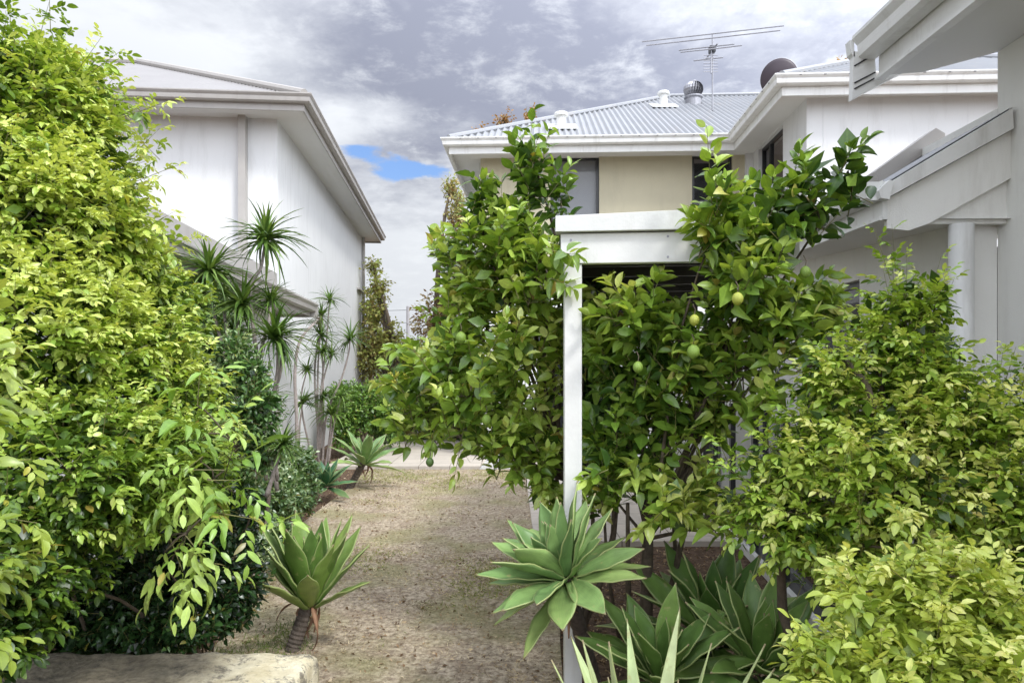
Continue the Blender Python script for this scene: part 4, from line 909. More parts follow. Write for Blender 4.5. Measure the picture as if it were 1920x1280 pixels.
# ---- lemon trees
LEM = dict(nodes=14, a0=68, a1=34, sag=.10, size=.098, tpl=LEMON, stem=.0028, taper=.28, roll=.65, csize=.09)
LEMC = [(.040, .095, .015), (.13, .235, .030), (.25, .385, .055), (.40, .53, .10), (.62, .68, .22)]
ll = [(1000, 300, 4.0, 30, 75, .12), (895, 400, 4.1, 28, 60, .12), (1052, 370, 3.95, 25, 50, .1), (985, 430, 4.1, 65, 70, .3), (930, 470, 4.2, 85, 90, .4), (1010, 520, 4.0, 75, 90, .35), (885, 560, 4.3, 62, 65, .35), (960, 620, 4.2, 100, 100, .45), (850, 660, 4.3, 85, 65, .35), (780, 690, 4.4, 70, 50, .3), (1040, 640, 4.2, 45, 110, .3), (900, 740, 4.2, 90, 65, .4), (990, 760, 4.2, 80, 80, .4), (800, 770, 4.4, 80, 40, .3), (1020, 860, 4.2, 50, 70, .3), (960, 830, 4.1, 60, 40, .2), (1040, 930, 4.1, 25, 40, .15), (900, 810, 4.15, 50, 35, .2), (830, 480, 4.3, 30, 50, .2)]
ex = [((985, 360, 4.0), (1000, 205, 4.0)), ((990, 330, 4.0), (960, 260, 4.0)), ((1010, 340, 4.0), (1030, 240, 4.0)), ((1020, 380, 3.9), (1075, 305, 3.9)), ((910, 400, 4.1), (885, 330, 4.1)), ((940, 400, 4.1), (940, 335, 4.1)), ((850, 480, 4.2), (825, 425, 4.2)), ((1035, 470, 3.35), (1080, 478, 3.3)), ((1030, 520, 3.5), (1075, 540, 3.36)), ((850, 600, 4.3), (790, 585, 4.3)),
      ((780, 660, 4.4), (725, 655, 4.4)), ((760, 720, 4.4), (705, 720, 4.4)), ((770, 790, 4.35), (715, 790, 4.35)), ((870, 800, 4.1), (850, 905, 4.05)), ((820, 790, 4.1), (800, 850, 4.05)), ((980, 860, 4.1), (960, 910, 4.0)), ((1010, 880, 4.0), (1020, 940, 4.0)), ((960, 330, 4.0), (985, 240, 4.0)), ((1040, 400, 4.0), (1060, 330, 3.95))]
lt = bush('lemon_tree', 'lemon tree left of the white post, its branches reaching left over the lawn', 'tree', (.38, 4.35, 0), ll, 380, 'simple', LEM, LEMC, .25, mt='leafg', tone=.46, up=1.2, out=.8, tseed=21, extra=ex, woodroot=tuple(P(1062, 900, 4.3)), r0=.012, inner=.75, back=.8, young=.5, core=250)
MB().tube([(.34, 4.4, -.02), (.33, 4.36, .35), (.345, 4.3, .92)], [.03, .026, .018], 10).build('trunk', 'bark', lt, smooth=True)
rl = [(1345, 420, 3.15, 45, 70, .2), (1440, 410, 3.1, 60, 60, .2), (1390, 520, 3.2, 80, 75, .3), (1510, 370, 3.1, 50, 50, .18), (1590, 320, 3.1, 38, 38, .15), (1450, 590, 3.25, 85, 70, .3), (1210, 600, 3.5, 75, 60, .3), (1290, 640, 3.5, 85, 80, .35), (1190, 700, 3.6, 80, 70, .35), (1400, 690, 3.3, 80, 75, .3), (1240, 770, 3.6, 80, 70, .3), (1150, 800, 3.7, 60, 70, .25), (1190, 870, 3.7, 80, 45, .25), (1330, 780, 3.5, 45, 45, .2), (1290, 890, 3.6, 60, 25, .2), (1130, 620, 3.9, 40, 90, .2), (1520, 560, 3.3, 60, 60, .25), (1260, 940, 3.4, 60, 25, .15), (1125, 900, 3.6, 35, 50, .2), (1340, 960, 3.4, 60, 45, .2)]
ex = [((1335, 390, 3.1), (1325, 235, 3.1)), ((1345, 400, 3.1), (1340, 290, 3.1)), ((1360, 420, 3.1), (1400, 350, 3.1)), ((1480, 370, 3.1), (1500, 275, 3.05)), ((1550, 350, 3.1), (1630, 255, 3.0)), ((1560, 360, 3.1), (1600, 270, 3.0)), ((1440, 370, 3.1), (1450, 330, 3.1)), ((1330, 430, 3.1), (1290, 405, 3.1)), ((1180, 580, 3.4), (1140, 520, 3.4)), ((1220, 560, 3.4), (1240, 515, 3.4)), ((1160, 600, 3.4), (1110, 590, 3.35)), ((1490, 560, 3.1), (1560, 510, 3.05)), ((1520, 460, 3.1), (1590, 380, 3.05)), ((1250, 950, 3.3), (1200, 1000, 3.25)), ((1140, 880, 3.3), (1095, 900, 3.25))]
rt = bush('lemon_tree', 'lemon tree right of the white post, growing up in front of the patio cover', 'tree', (.70, 3.75, 0), rl, 370, 'simple', dict(LEM, size=.097), LEMC, .23, mt='leafg', tone=.46, up=1.1, out=.8, tseed=24, extra=ex, woodroot=tuple(P(1215, 1010, 3.7)), r0=.009, inner=.7, back=.8, young=.5, core=150)
m = MB(); m.tube([(.72, 3.76, -.02), (.72, 3.72, .3), (.725, 3.7, .70)], [.042, .036, .03], 10)
m.tube([(.66, 3.8, -.02), (.62, 3.7, .4), (.60, 3.6, .9)], [.02, .016, .01], 7); m.tube([(.80, 3.8, -.02), (.86, 3.75, .4), (.98, 3.6, 1.15)], [.022, .018, .012], 7); m.tube([(.62, 3.9, -.02), (.52, 3.8, .5), (.5, 3.75, .8)], [.012, .010, .007], 6)
m.tube([(.9, 3.9, -.02), (.9, 3.8, .5), (.84, 3.7, 1.2)], [.014, .012, .008], 6); m.build('trunk', 'bark', rt, smooth=True)
def lemon(parent, px, py, D, r, m_, stalk=.05):
    c = P(px, py, D); mb = MB(); prof = []
    for i in range(15):
        a = -math.pi / 2 + math.pi * i / 14; z = math.sin(a); prof.append((r * math.cos(a) * (1 if abs(z) < .9 else .9) + .0004, r * 1.12 * z + (.08 * r * (abs(z) ** 8) * (1 if z > 0 else -1.6))))
    mb.lathe(c, prof, 22); o = mb.build('lemon', m_, parent, smooth=True)
    MB().tube([c + Vector((0, 0, r * 1.1)), c + Vector((.004, 0, r + stalk * .5)), c + Vector((-.004, .01, r + stalk))], .0022, 5).build('stalk', 'bark', o)
for q in ((806, 866, 4.02, .023, 'lemond', .06), (864, 633, 3.95, .03, 'lemon'), (993, 757, 3.85, .028, 'lemon'), (912, 787, 3.85, .027, 'lemon'), (812, 838, 4.06, .024, 'lemon')): lemon(lt, *q)
for q in ((1383, 560, 2.86, .023, 'lemony'), (1302, 600, 3.1, .022, 'lemony'), (1300, 659, 3.1, .028, 'lemon'), (1196, 688, 3.2, .023, 'lemon'), (1510, 510, 2.95, .022, 'lemon')): lemon(rt, *q)

# ---- yellow green shrub on the right
YG = [(.04, .09, .012), (.11, .21, .02), (.22, .36, .038), (.36, .50, .07), (.54, .64, .14), (.70, .71, .24)]
rb = [(1690, 590, 2.7, 35, 60, .15), (1740, 570, 2.7, 30, 50, .12), (1640, 600, 2.7, 30, 35, .12), (1700, 670, 2.7, 80, 60, .25), (1690, 750, 2.7, 110, 80, .3), (1560, 720, 2.7, 60, 60, .22), (1600, 830, 2.6, 130, 90, .3), (1780, 830, 2.6, 130, 100, .3), (1700, 930, 2.5, 180, 90, .32), (1860, 770, 2.6, 60, 60, .25), (1550, 680, 2.7, 45, 40, .15), (1480, 860, 2.7, 70, 60, .22), (1500, 960, 2.6, 90, 70, .25), (1880, 950, 2.5, 90, 110, .3), (1420, 920, 2.7, 60, 50, .2), (1830, 1050, 2.5, 110, 60, .25), (1590, 1020, 2.5, 90, 50, .22)]
ex = [((1690, 640, 2.7), (1672, 420, 2.7)), ((1680, 600, 2.72), (1672, 480, 2.72)), ((1680, 620, 2.68), (1655, 500, 2.68)), ((1730, 640, 2.7), (1750, 540, 2.7)), ((1700, 640, 2.7), (1715, 545, 2.7)), ((1650, 640, 2.7), (1615, 590, 2.7)), ((1640, 660, 2.7), (1590, 600, 2.7)), ((1780, 720, 2.6), (1770, 630, 2.6)), ((1870, 740, 2.6), (1880, 660, 2.58)), ((1910, 760, 2.55), (1925, 680, 2.5)), ((1820, 760, 2.6), (1825, 690, 2.58)), ((1560, 690, 2.65), (1520, 640, 2.65)), ((1500, 800, 2.65), (1455, 740, 2.65)), ((1460, 860, 2.65), (1415, 800, 2.65)), ((1620, 690, 2.65), (1570, 625, 2.65)), ((1680, 560, 2.7), (1640, 430, 2.72)), ((1690, 590, 2.7), (1625, 545, 2.7)), ((1720, 640, 2.7), (1765, 480, 2.7)), ((1740, 650, 2.7), (1790, 520, 2.7)), ((1700, 600, 2.7), (1700, 480, 2.7)), ((1550, 720, 2.6), (1540, 655, 2.6)), ((1590, 700, 2.6), (1600, 640, 2.6)), ((1800, 750, 2.6), (1800, 640, 2.55)), ((1880, 730, 2.6), (1905, 650, 2.55)), ((1840, 740, 2.6), (1850, 680, 2.6)),
      ((1400, 900, 2.6), (1340, 865, 2.6)), ((1370, 880, 2.7), (1345, 820, 2.7)), ((1420, 980, 2.6), (1370, 1010, 2.6)), ((1460, 980, 2.5), (1450, 1050, 2.5)), ((1550, 1020, 2.45), (1540, 1100, 2.45)), ((1900, 860, 2.5), (1935, 790, 2.5)), ((1500, 1000, 2.5), (1440, 1060, 2.5))]
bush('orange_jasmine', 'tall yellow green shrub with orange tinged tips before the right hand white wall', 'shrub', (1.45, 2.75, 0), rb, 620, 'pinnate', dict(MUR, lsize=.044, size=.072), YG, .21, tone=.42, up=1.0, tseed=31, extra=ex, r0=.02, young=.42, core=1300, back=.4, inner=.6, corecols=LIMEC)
bb = [(1690, 1130, 1.8, 100, 55, .18), (1800, 1110, 1.8, 80, 50, .15), (1860, 1180, 1.75, 90, 60, .2), (1610, 1220, 1.7, 70, 50, .15), (1740, 1240, 1.7, 150, 70, .2), (1880, 1270, 1.6, 80, 60, .2), (1590, 1270, 1.65, 80, 30, .15)]
ex = [((1560, 1210, 1.7), (1500, 1180, 1.7)), ((1560, 1250, 1.7), (1490, 1250, 1.7)), ((1620, 1110, 1.75), (1590, 1050, 1.75)), ((1780, 1080, 1.75), (1800, 1040, 1.75)), ((1700, 1090, 1.75), (1660, 1060, 1.75)), ((1640, 1150, 1.7), (1580, 1130, 1.7)), ((1760, 1090, 1.78), (1770, 1010, 1.78)), ((1850, 1110, 1.75), (1880, 1040, 1.75)), ((1580, 1220, 1.65), (1520, 1215, 1.65)), ((1690, 1100, 1.76), (1720, 1035, 1.76)), ((1620, 1140, 1.75), (1575, 1085, 1.75)), ((1590, 1280, 1.6), (1510, 1300, 1.6))]
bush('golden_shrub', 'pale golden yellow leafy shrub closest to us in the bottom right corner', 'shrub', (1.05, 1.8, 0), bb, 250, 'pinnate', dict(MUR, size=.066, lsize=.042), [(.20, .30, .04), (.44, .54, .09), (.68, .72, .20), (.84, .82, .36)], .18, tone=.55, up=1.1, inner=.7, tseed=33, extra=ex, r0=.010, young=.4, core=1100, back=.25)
bush('climbing_plant', 'dark large leaved climber beside the round downpipe under the lean-to', 'plant', (2.35, 4.0, 0), [(1755, 620, 3.95, 25, 45, .08), (1745, 700, 3.95, 35, 45, .08), (1720, 780, 3.95, 35, 50, .08)], 26, 'simple', dict(LEM, nodes=5, size=.13), [(.008, .03, .008), (.02, .07, .015), (.05, .12, .03)], .16, mt='leafg', tone=.4, up=.5, tseed=35, r0=.01, group=None)
bush('climber', 'dark vine wrapped round the inside of the patio cover beside the post', 'plant', (.45, 4.3, 0), [(1108, 560, 4.6, 22, 60, .12), (1105, 680, 4.6, 24, 90, .12), (1112, 820, 4.6, 26, 90, .12), (1150, 780, 4.8, 40, 70, .12)], 120, 'simple', dict(LEM, nodes=7, size=.10), [(.01, .04, .008), (.03, .09, .015), (.08, .17, .03), (.16, .26, .05)], .18, mt='leafg', tone=.4, up=.3, tseed=36, r0=.012, core=200)

# ---- autumn and distant trees
AUT = [(.15, .08, .04), (.26, .16, .08), (.34, .28, .12), (.30, .36, .12)]
far = dict(nodes=8, a0=75, a1=40, sag=.2, size=.13, tpl=SIMPLE2, stem=.006, taper=.2, roll=1.0)
bush('autumn_tree', 'tree with mixed brown and yellow green leaves rising just right of the left house', 'tree', (-3.1, 19.5, 0), [(700, 590, 19.5, 22, 60, .9), (712, 540, 19.5, 22, 28, .6), (700, 660, 19.5, 40, 60, 1), (730, 640, 19.5, 35, 40, .8), (700, 500, 19.5, 15, 20, .4), (760, 680, 20, 40, 40, .8)], 760, 'simple', far, [(.16, .11, .04), (.25, .23, .07), (.26, .33, .08), (.38, .46, .14)], .45, mt='far_leaf', tone=.5, up=.4, tseed=41, r0=.09, inner=.9, crown='crown')
bush('autumn_tree', 'sparse tree with faded brown leaves behind the left lemon tree and rear house corner', 'tree', (-2.2, 18.0, 0), [(860, 400, 18, 22, 50, .5), (850, 470, 18, 25, 50, .6), (845, 350, 18, 14, 22, .3), (870, 540, 18, 40, 70, .8), (820, 600, 18, 45, 50, .8), (880, 620, 18, 60, 60, .8)], 650, 'simple', far, AUT, .45, mt='far_leaf', tone=.45, up=.4, tseed=42, r0=.08, inner=.9, crown='crown')
bush('autumn_tree', 'sparse russet treetop poking above the left end of the zinc hip roof', 'tree', (-.3, 24.0, 0), [(945, 225, 24, 30, 16, .6), (990, 215, 24, 18, 18, .5), (905, 243, 24, 14, 8, .4), (945, 330, 24, 60, 90, 1.2)], 220, 'simple', far, [(.12, .05, .02), (.26, .13, .05), (.38, .22, .08)], .4, mt='far_leaf', tone=.5, up=.5, tseed=43, r0=.1, inner=.9, crown='crown')
bush('autumn_tree', 'orange treetop just showing beside the broken eave end at upper right', 'tree', (10.5, 22.5, 0), [(1585, 118, 22.5, 16, 13, .4), (1600, 200, 22.5, 40, 60, .8)], 90, 'simple', far, [(.25, .13, .03), (.42, .24, .05), (.5, .34, .1)], .35, mt='far_leaf', tone=.5, up=.5, tseed=44, r0=.08, inner=.9, crown='crown')
for i, (px, py, D, rx, ry, c, lab) in enumerate([(820, 660, 42, 60, 36, 0, 'distant olive green tree low on the horizon right of the power pole'), (740, 680, 48, 60, 28, 1, 'distant grey green trees low on the horizon behind the power pole'), (900, 650, 44, 70, 45, 0, 'distant tree hidden behind the left lemon tree foliage')]):
    b = P(px, py, D); bush('distant_tree', lab, 'tree', (b.x, D, 0), [(px, py, D, rx, ry, 2), (px + rx * .6, py + 10, D + 1, rx * .6, ry * .8, 2), (px - rx * .6, py + 12, D - 1, rx * .6, ry * .7, 2)], 420, 'simple', dict(far, size=.3, stem=.01), [[(.05, .08, .02), (.12, .17, .05), (.22, .26, .09)], [(.09, .11, .07), (.17, .20, .11), (.25, .28, .16)]][c], 1.0, mt='far_leaf', tone=.5, up=.4, tseed=50 + i, r0=.15, inner=.7, crown='crown')

# ================================================================== rosettes
def agave(name, label, c, n, L, W, axis, cols, base=None, seed=1, trunk=.04, el0=88, el1=-35, mature=1.0, dry=0, cat='agave', narrow=False, azf=None, curve=.5, edge=None):
    rg = np.random.default_rng(seed); c = Vector(c); ax = Vector(axis).normalized()
    T = empty(name, (base[0], base[1], 0) if base else (c.x, c.y, 0), label, cat)
    u0 = ax.orthogonal().normalized(); w0 = ax.cross(u0)
    V = []; Fc = []; UV = []; TN = []; rows = 16; cols_n = 7
    for i in range(n):
        f = (i + .5) / n; az = i * 2.39996 + rg.normal(0, .12); el = RAD(el0 + (el1 - el0) * f ** 1.05 + rg.normal(0, 5))
        ln = L * (.62 + .38 * min(1, f * 3)) * rg.uniform(.88, 1.1); wd = W * (.55 + .45 * min(1, f * 3)) * rg.uniform(.9, 1.1)
        rad = u0 * math.cos(az) + w0 * math.sin(az); cv = curve * rg.uniform(.4, 1.4) * (.15 + f); lat = rg.normal(0, .10) + 0
        p = c + rad * (.028 + .012 * f) * (L / .4) - ax * (.07 * f * L / .4); e = el; tw = rg.normal(0, .25); seg = ln / (rows - 1); pts = []
        shift = rg.normal(0, .12)
        for k in range(rows):
            t = k / (rows - 1); d = rad * math.cos(e) + ax * math.sin(e); side = ax.cross(rad).normalized(); d = (d + side * lat * t).normalized()
            nn = side.cross(d).normalized() * -1; nn = nn if nn.dot(ax * math.cos(e) - rad * math.sin(e)) > 0 else -nn
            pts.append((p.copy(), side * math.cos(tw * t) + nn * math.sin(tw * t), nn * math.cos(tw * t) - side * math.sin(tw * t), t))
            p = p + d * seg; bend = -cv * (1.6 * t - .15) if not narrow else -cv * .3 * t
            e += bend * seg / ln * 2.2; 
            if ax.z > .5 and p.z < .05 and e < 0: e = .02
        b0 = len(V)
        for (q, s, nn, t) in pts:
            if narrow: w = (.75 + .25 * math.sin(min(1, t * 3) * 1.57)) * max(.015, 1 - max(0, t - .15) / .85) ** .9
            else: w = (.42 + .58 * math.sin(min(1.0, t / .55) * math.pi / 2) ** 1.3) if t < .55 else max(.0, math.cos((t - .55) / .45 * math.pi / 2)) ** 1.15
            w = max(w, .010 if narrow else .03)
            chan = .30 * (1 - t) ** .8 + .08
            for j in range(cols_n):
                u = -1 + 2 * j / (cols_n - 1); h = chan * wd * .5 * w * (u * u) * 1.2 + .004 * w * math.sin(t * 19 + shift * 40 + (2 if u > 0 else 0)) * abs(u) * (L / .4)
                V.append(q + s * (u * wd * .5 * w * (1 - .12 * chan * abs(u))) + nn * h); UV.append((u, t))
        tn = .5 + rg.normal(0, .2) + (f - .5) * .2
        col = palette(np.array([tn]), cols)[0]
        for k in range(rows):
            for j in range(cols_n):
                yel = max(0, (f - .7) / .3) * .35 * (k / rows); TN.append(col * (1 - yel) + np.array((.40, .42, .10)) * yel)
        Fc += [(b0 + k * cols_n + j, b0 + k * cols_n + j + 1, b0 + (k + 1) * cols_n + j + 1, b0 + (k + 1) * cols_n + j) for k in range(rows - 1) for j in range(cols_n - 1)]
    im = inv_of(T); me = bpy.data.meshes.new('leaves'); me.from_pydata([tuple(im @ v) for v in V], [], Fc); me.materials.append(M['agave'])
    me.polygons.foreach_set('use_smooth', [True] * len(Fc)); me.update()
    a = me.attributes.new('tint', 'FLOAT_COLOR', 'POINT'); cc = np.ones((len(V), 4), np.float32); cc[:, :3] = np.array(TN); a.data.foreach_set('color', cc.ravel())
    a = me.attributes.new('luv', 'FLOAT_VECTOR', 'POINT'); cc = np.zeros((len(V), 3), np.float32); cc[:, :2] = np.array(UV); a.data.foreach_set('vector', cc.ravel())
    o = link('leaves', me, T); so = o.modifiers.new('t', 'SOLIDIFY'); so.thickness = (.003 if narrow else .006) * L / .4; so.offset = -1
    if base:
        b = Vector(base); mid = b.lerp(c, .5) + Vector((0, 0, -.03)); pts = [b - Vector((0, 0, .05)), b.lerp(mid, .6), mid, mid.lerp(c, .6), c - ax * .02]; n_ = 24; full = []
        for k in range(n_ + 1):
            s = k / n_; q = (b * (1 - s) ** 2 + (b.lerp(c, .35) + Vector((0, 0, .0))) * 2 * s * (1 - s) + c * s * s); full.append(q)
        full[0] = full[0] - Vector((0, 0, .05))
        MB().tube(full, [trunk * (1.06 if k % 2 else .94) * (1 - .15 * k / n_) for k in range(n_ + 1)], 14).build('trunk', 'barkd', T, smooth=False)
    for k in range(dry):
        a = rg.uniform(0, 6.28); rad = u0 * math.cos(a) + w0 * math.sin(a); q = c - ax * .05 * L / .4 + rad * .03; pts = [q]; e = rg.uniform(-.9, .3); ln = L * rg.uniform(.35, .7); cr = rg.uniform(.1, .7); sg_ = rg.choice([-1, 1])
        for j in range(9): q = q + (rad * math.cos(e) + Vector((0, 0, 1)) * math.sin(e)) * ln / 9; e -= cr; e = max(e, -2.3); rad = (rad + u0 * rg.normal(0, .12) + w0 * rg.normal(0, .12)).normalized(); pts.append(q)
        s = Vector((0, 0, 1)).cross(rad).normalized(); mb = MB(); vs = []
        for j, q in enumerate(pts):
            w = .010 * (L / .4) * (1 - (j / 9.5) ** 2) + .0015; tw = math.sin(j * .8 + k) * .8; ss = s * math.cos(tw) + rad * math.sin(tw); vs += [q - ss * w, q + rad * .004, q + ss * w]
        mb.add(vs, [(3 * j + i, 3 * j + i + 1, 3 * j + i + 4, 3 * j + i + 3) for j in range(9) for i in (0, 1)]); dd = mb.build('dry_leaf', 'dry', T, smooth=True); so = dd.modifiers.new('t', 'SOLIDIFY'); so.thickness = .002
    return T
AGC = [(.065, .125, .028), (.105, .19, .040), (.165, .265, .056), (.25, .35, .08)]
AGB = [(.105, .19, .065), (.15, .255, .085), (.21, .325, .105), (.29, .41, .13)]
AGD = [(.055, .125, .028), (.095, .19, .04), (.155, .265, .055)]
agave('agave', 'upright agave rosette on a short bare trunk with curled dry leaves, behind the stone block', P(583, 1112, 4.0), 26, .49, .128, (.03, -.04, 1), AGC, base=tuple(G(548, 1222 - 3)), seed=4, trunk=.042, el0=88, el1=36, dry=7, curve=.0)
agave('agave', 'largest blue green agave rosette, spreading in front of the white post', P(1056, 1070, 3.12), 40, .375, .132, (-.50, -.16, .88), AGB, base=(.42, 3.56, 0), seed=9, trunk=.04, el0=86, el1=-14, dry=5, curve=.10)
agave('agave', 'small pale agave on a leaning trunk at the far left corner of the lawn', P(684, 862, 9.2), 20, .50, .14, (.08, -.1, 1), AGB, base=tuple(G(655, 915)), seed=5, trunk=.05, el0=86, el1=-5, dry=4, curve=.3)
agave('agave', 'low dark agave clump at the lawn edge below the far agave on its leaning trunk', P(612, 905, 8.4), 24, .34, .10, (.05, -.3, 1), [(.03, .10, .045), (.06, .16, .07), (.10, .22, .09)], seed=6, el0=82, el1=5, curve=.3)
agave('agave', 'dark green agave at the foot of the right lemon tree, rearmost of the bottom bed', P(1340, 1185, 3.5), 28, .52, .135, (.0, -.25, 1), AGD, seed=12, el0=84, el1=5, curve=.25)
agave('agave', 'green agave in the bottom bed, right hand one beside the dark door track', P(1425, 1240, 2.95), 27, .40, .11, (.05, -.3, 1), AGC[:3], seed=14, el0=84, el1=0, curve=.3)
agave('agave', 'green agave in the bottom bed just right of the post, behind the pale spikes', P(1238, 1265, 2.95), 26, .40, .115, (-.05, -.3, 1), AGC[:3], seed=17, el0=84, el1=0, curve=.3)
agave('spiky_agave', 'pale narrow leaved spiky plant cut off by the bottom edge', P(1215, 1520, 2.0), 14, .58, .10, (.0, .05, 1), [(.30, .40, .16), (.42, .50, .24), (.55, .60, .32)], seed=19, el0=86, el1=48, curve=.03, narrow=True)

# ---- dragon trees (strap leaf heads on thin stems)
STRAP = [strap_tpl(.050, 7, .10), strap_tpl(.045, 7, .35), strap_tpl(.05, 7, .75)]
def dracaena(label, base, heads, col, rb, leafL, seed):
    rg = np.random.default_rng(seed); T = empty('dragon_tree', base, label, 'dragon tree', 'dragon trees along the left boundary'); mb = MB(); 
    for (px, py, D, rpx, stem) in heads:
        c = P(px, py, D); r = rpx / F * D; n = int(110 if rpx > 35 else 60); d = nrm(rg.normal(size=(n, 3)) * np.array([.9, .9, .6]) + np.array([0, 0, .75])); f = rg.random(n)
        d2 = d.copy(); down = rg.random(n) < .18; d2[down, 2] = rg.uniform(-.5, .1, down.sum()); d2 = nrm(d2)
        L = r * rg.uniform(.85, 1.45, n) * np.where(down, 1.05, 1); pos = np.tile(np.array(c), (n, 1)) - np.array([0, 0, 1]) * (rg.random((n, 1)) * .25 * r); ch = rg.integers(0, 3, n)
        tn = rg.uniform(.1, .9, n); parts = []; W_ = 1.9 if r > .2 else 1.9
        for q in range(3):
            k = ch == q; parts.append(inst(STRAP[q], frames(d2[k], rg.normal(0, .2, k.sum())), pos[k], np.stack([L[k] * W_, L[k], L[k]], 1), palette(tn[k], col)))
        mesh_from(parts, 'leaf_head', 'leafd', T)
        pts = [P(*s) for s in stem] + [c]; full = []
        for i in range(len(pts) - 1):
            for k in range(5):
                s = k / 5; a, b_ = pts[i], pts[i + 1]; pa = pts[i - 1] if i else a - (b_ - a); pn = pts[i + 2] if i + 2 < len(pts) else b_ + (b_ - a)
                full.append(.5 * ((2 * a) + (b_ - pa) * s + (2 * pa - 5 * a + 4 * b_ - pn) * s * s + (3 * a - pa - 3 * b_ + pn) * s ** 3))
        full.append(pts[-1]); nn = len(full); mb.tube(full, [rb * (1 - .5 * i / nn) * (1 + .07 * math.sin(i * 2.1)) for i in range(nn)], 8)
    mb.build('stems', 'barkg', T, smooth=True)
DRC = [(.03, .07, .015), (.07, .14, .025), (.13, .23, .045), (.24, .34, .09)]
D1 = 5.5
dracaena('tallest dragon tree, its crooked pale stem carrying one head high against the left house', tuple(P(505, 0, 5.5).xy) + (0,), [(498, 440, D1, 62, [(520, 900, D1), (500, 760, D1), (478, 640, D1), (470, 540, D1), (488, 505, D1), (494, 475, D1)])], DRC, .019, .4, 1)
dracaena('dragon tree with dense green heads clustered at the lean-to gutter', tuple(P(480, 0, 5.5).xy) + (0,), [(392, 500, D1 - .2, 60, [(480, 900, D1), (430, 700, D1), (395, 560, D1)]), (455, 560, D1, 62, [(500, 900, D1), (470, 720, D1), (445, 620, D1)]), (440, 620, D1 + .1, 40, [(480, 860, D1), (440, 700, D1)]), (515, 625, D1 - .1, 62, [(520, 920, D1), (505, 800, D1), (522, 680, D1 - .1)]), (508, 560, D1 + .1, 40, [(480, 800, D1), (485, 680, D1), (505, 600, D1)]), (530, 655, D1, 30, [(480, 790, D1), (520, 720, D1)]), (500, 745, D1, 36, [(510, 900, D1), (500, 800, D1)]), (420, 550, D1 + .1, 32, [(460, 760, D1), (425, 620, D1)]), (530, 830, D1 - .6, 40, [(500, 930, D1 - .6), (515, 880, D1 - .6)])], DRC, .018, .4, 2)
D2 = 10.6
dracaena('slim dragon tree with many small heads on grey stems against the white wall', tuple(G(600, 886)), [(618, 560, D2, 26, [(598, 880, D2), (600, 760, D2), (612, 640, D2)]), (603, 590, D2, 28, [(600, 860, D2), (590, 700, D2), (600, 630, D2)]), (601, 625, D2, 32, [(596, 870, D2), (596, 700, D2)]), (604, 655, D2 - .1, 30, [(606, 870, D2), (606, 720, D2)]), (622, 660, D2, 26, [(600, 800, D2), (605, 720, D2)]), (576, 690, D2, 26, [(590, 880, D2), (565, 760, D2)]), (568, 750, D2 - .1, 32, [(560, 870, D2 - .1), (562, 800, D2 - .1)]), (606, 740, D2, 28, [(600, 850, D2)])], DRC, .018, .25, 3)
dracaena('bare stemmed dragon tree leaning right with one neat head near the far wall', tuple(G(612, 884)), [(656, 632, D2, 34, [(604, 880, D2), (612, 780, D2), (640, 710, D2), (654, 660, D2)]), (640, 740, D2 - .1, 24, [(615, 870, D2), (625, 800, D2)]), (622, 770, D2 - .2, 34, [(610, 880, D2), (618, 820, D2)])], DRC, .02, .25, 4)
dracaena('dragon tree with a long thin purple grey stem bare beneath the lean-to corner', tuple(G(559, 905)), [(596, 600, D2 - .6, 14, [(558, 890, 9.6), (556, 780, 9.6), (553, 700, 9.6), (562, 640, 9.6), (590, 605, 9.8)])], [(.12, .1, .08), (.2, .18, .12)], .028, .2, 5)

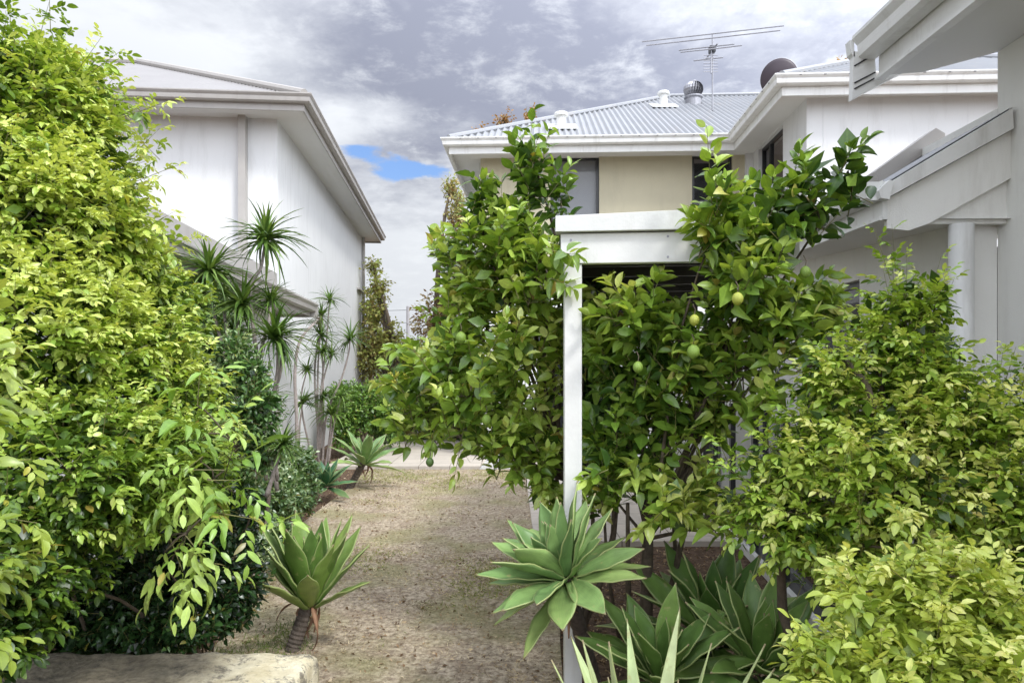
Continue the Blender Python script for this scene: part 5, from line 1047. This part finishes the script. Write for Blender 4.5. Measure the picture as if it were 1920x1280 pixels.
# ================================================================== grass, leaf litter
def scatter(n, dens_near, poly, y0, y1, x0, x1, seed):
    rg = np.random.default_rng(seed); y = y0 * (y1 / y0) ** rg.random(n); x = rg.uniform(x0, x1, n); k = in_poly(x, y, [(p[0], p[1]) for p in poly]); return x[k], y[k]
def grass():
    x, y = scatter(150000, 1, lawn_poly, 2.6, 11.05, -2.4, .7, 5); n = len(x)
    p = np.stack([x, y, np.full(n, .004)], 1); g = lowfreq(p * np.array([1, 1, 0]), 2.6, 77) + .25 * (lowfreq(p * np.array([1, 1, 0]), 9, 78) - .5)
    gp = sum(np.exp(-(((x - a.x) / sx) ** 2 + ((y - a.y) / sy) ** 2)) for a, sx, sy in ((G(700, 1000), .55, .8), (G(640, 955), .5, .9), (G(760, 1045), .5, .4), (G(860, 960), .4, .8), (G(880, 1130), .25, .2)))
    g = g + .16 * gp - .07
    keep = rng.random(n) < np.clip((g - .30) * 1.6, .10, .75) * np.clip(lowfreq(p * np.array([1, 1, 0]), 30, 95) * 2.2 - .3, .1, 1); p = p[keep]; g = g[keep]; n = len(p)
    d = rng.normal(size=(n, 3)) * np.array([.9, .9, .15]) + np.array([0, 0, .42]); L = rng.uniform(.012, .038, n) * np.clip(.6 + g, .6, 1.3)
    green = rng.random(n) < np.clip((g - .46) * 3.0, .03, .8)
    hf = lowfreq(p * np.array([1, .7, 0]), 17, 91); t = palette(np.clip(.1 + rng.random(n) * .38 + 1.1 * (hf - .35), 0, 1), [(.19, .14, .095), (.43, .345, .235), (.62, .535, .385), (.78, .71, .55)]); gc = palette(rng.random(n), [(.13, .17, .04), (.24, .28, .08), (.42, .43, .17)]); t[green] = gc[green]
    bl = leaf_tpl(.09, .35, .05, rows=(0, .5, 1), prof=(0, 1, 0))
    o = mesh_from([inst(bl, frames(d, rng.uniform(0, 6, n)), p, np.stack([L * 1.6, L, L], 1), t)], 'grass', 'blade', None)
    tag(o, 'short dry straw coloured turf with green patches', 'grass', kind='stuff')
    # green tufts by the stone block
    x, y = scatter(26000, 1, [G(395, 1222), G(430, 1175), G(560, 1165), G(600, 1225), G(560, 1290), G(390, 1290)], 2.8, 5, -2, -.6, 8); n = len(x)
    p = np.stack([x, y, np.full(n, .004)], 1); kk = rng.random(n) < np.clip(lowfreq(p, 6, 3) * 2.2 - .55, 0, 1); p = p[kk]; n = len(p); d = rng.normal(size=(n, 3)) * .5 + np.array([0, 0, .7]); L = rng.uniform(.02, .05, n)
    o = mesh_from([inst(bl, frames(d, rng.uniform(0, 6, n)), p, np.stack([L, L, L], 1), palette(rng.random(n), [(.04, .09, .015), (.11, .19, .03), (.24, .30, .08)]))], 'grass_tuft', 'blade', None)
    tag(o, 'green grass tufts behind the stone block', 'grass', kind='stuff')
def litter():
    rg = rng; n = 30000; y = 2.6 * (13 / 2.6) ** rg.random(n); x = rg.uniform(-4.2, 2.0, n)
    inl = in_poly(x, y, [(p[0], p[1]) for p in lawn_poly]); keep = np.where(inl, rg.random(n) < .33, True) & ~((x > .2) & (y > 6.25)) & ~((y > 11.05) & (x > -3)) & ~((x > 1.8) & (y > 3.85)) & ~((x < -.78) & (y < 2.86))
    x, y = x[keep], y[keep]; inl = inl[keep]; n = len(x); p = np.stack([x, y, rg.uniform(.0, .014, n) + np.where(inl, .006, -.015)], 1)
    d = rg.normal(size=(n, 3)) * np.array([1, 1, .18]); s = rg.uniform(.010, .034, n) * np.where(rg.random(n) < .07, 1.9, 1)
    t = palette(rg.random(n) ** 1.4, [(.10, .06, .035), (.24, .155, .09), (.42, .31, .20), (.66, .56, .41)])
    o = mesh_from([inst(leaf_tpl(.5, .5, .2, rows=(0, .5, 1), prof=(0, 1, 0)), frames(d, rg.normal(0, .5, n)), p, s, t)], 'leaf_litter', 'blade', None)
    tag(o, 'scattered dry leaf litter on the lawn and garden beds', 'leaf litter', kind='stuff')
grass(); litter()
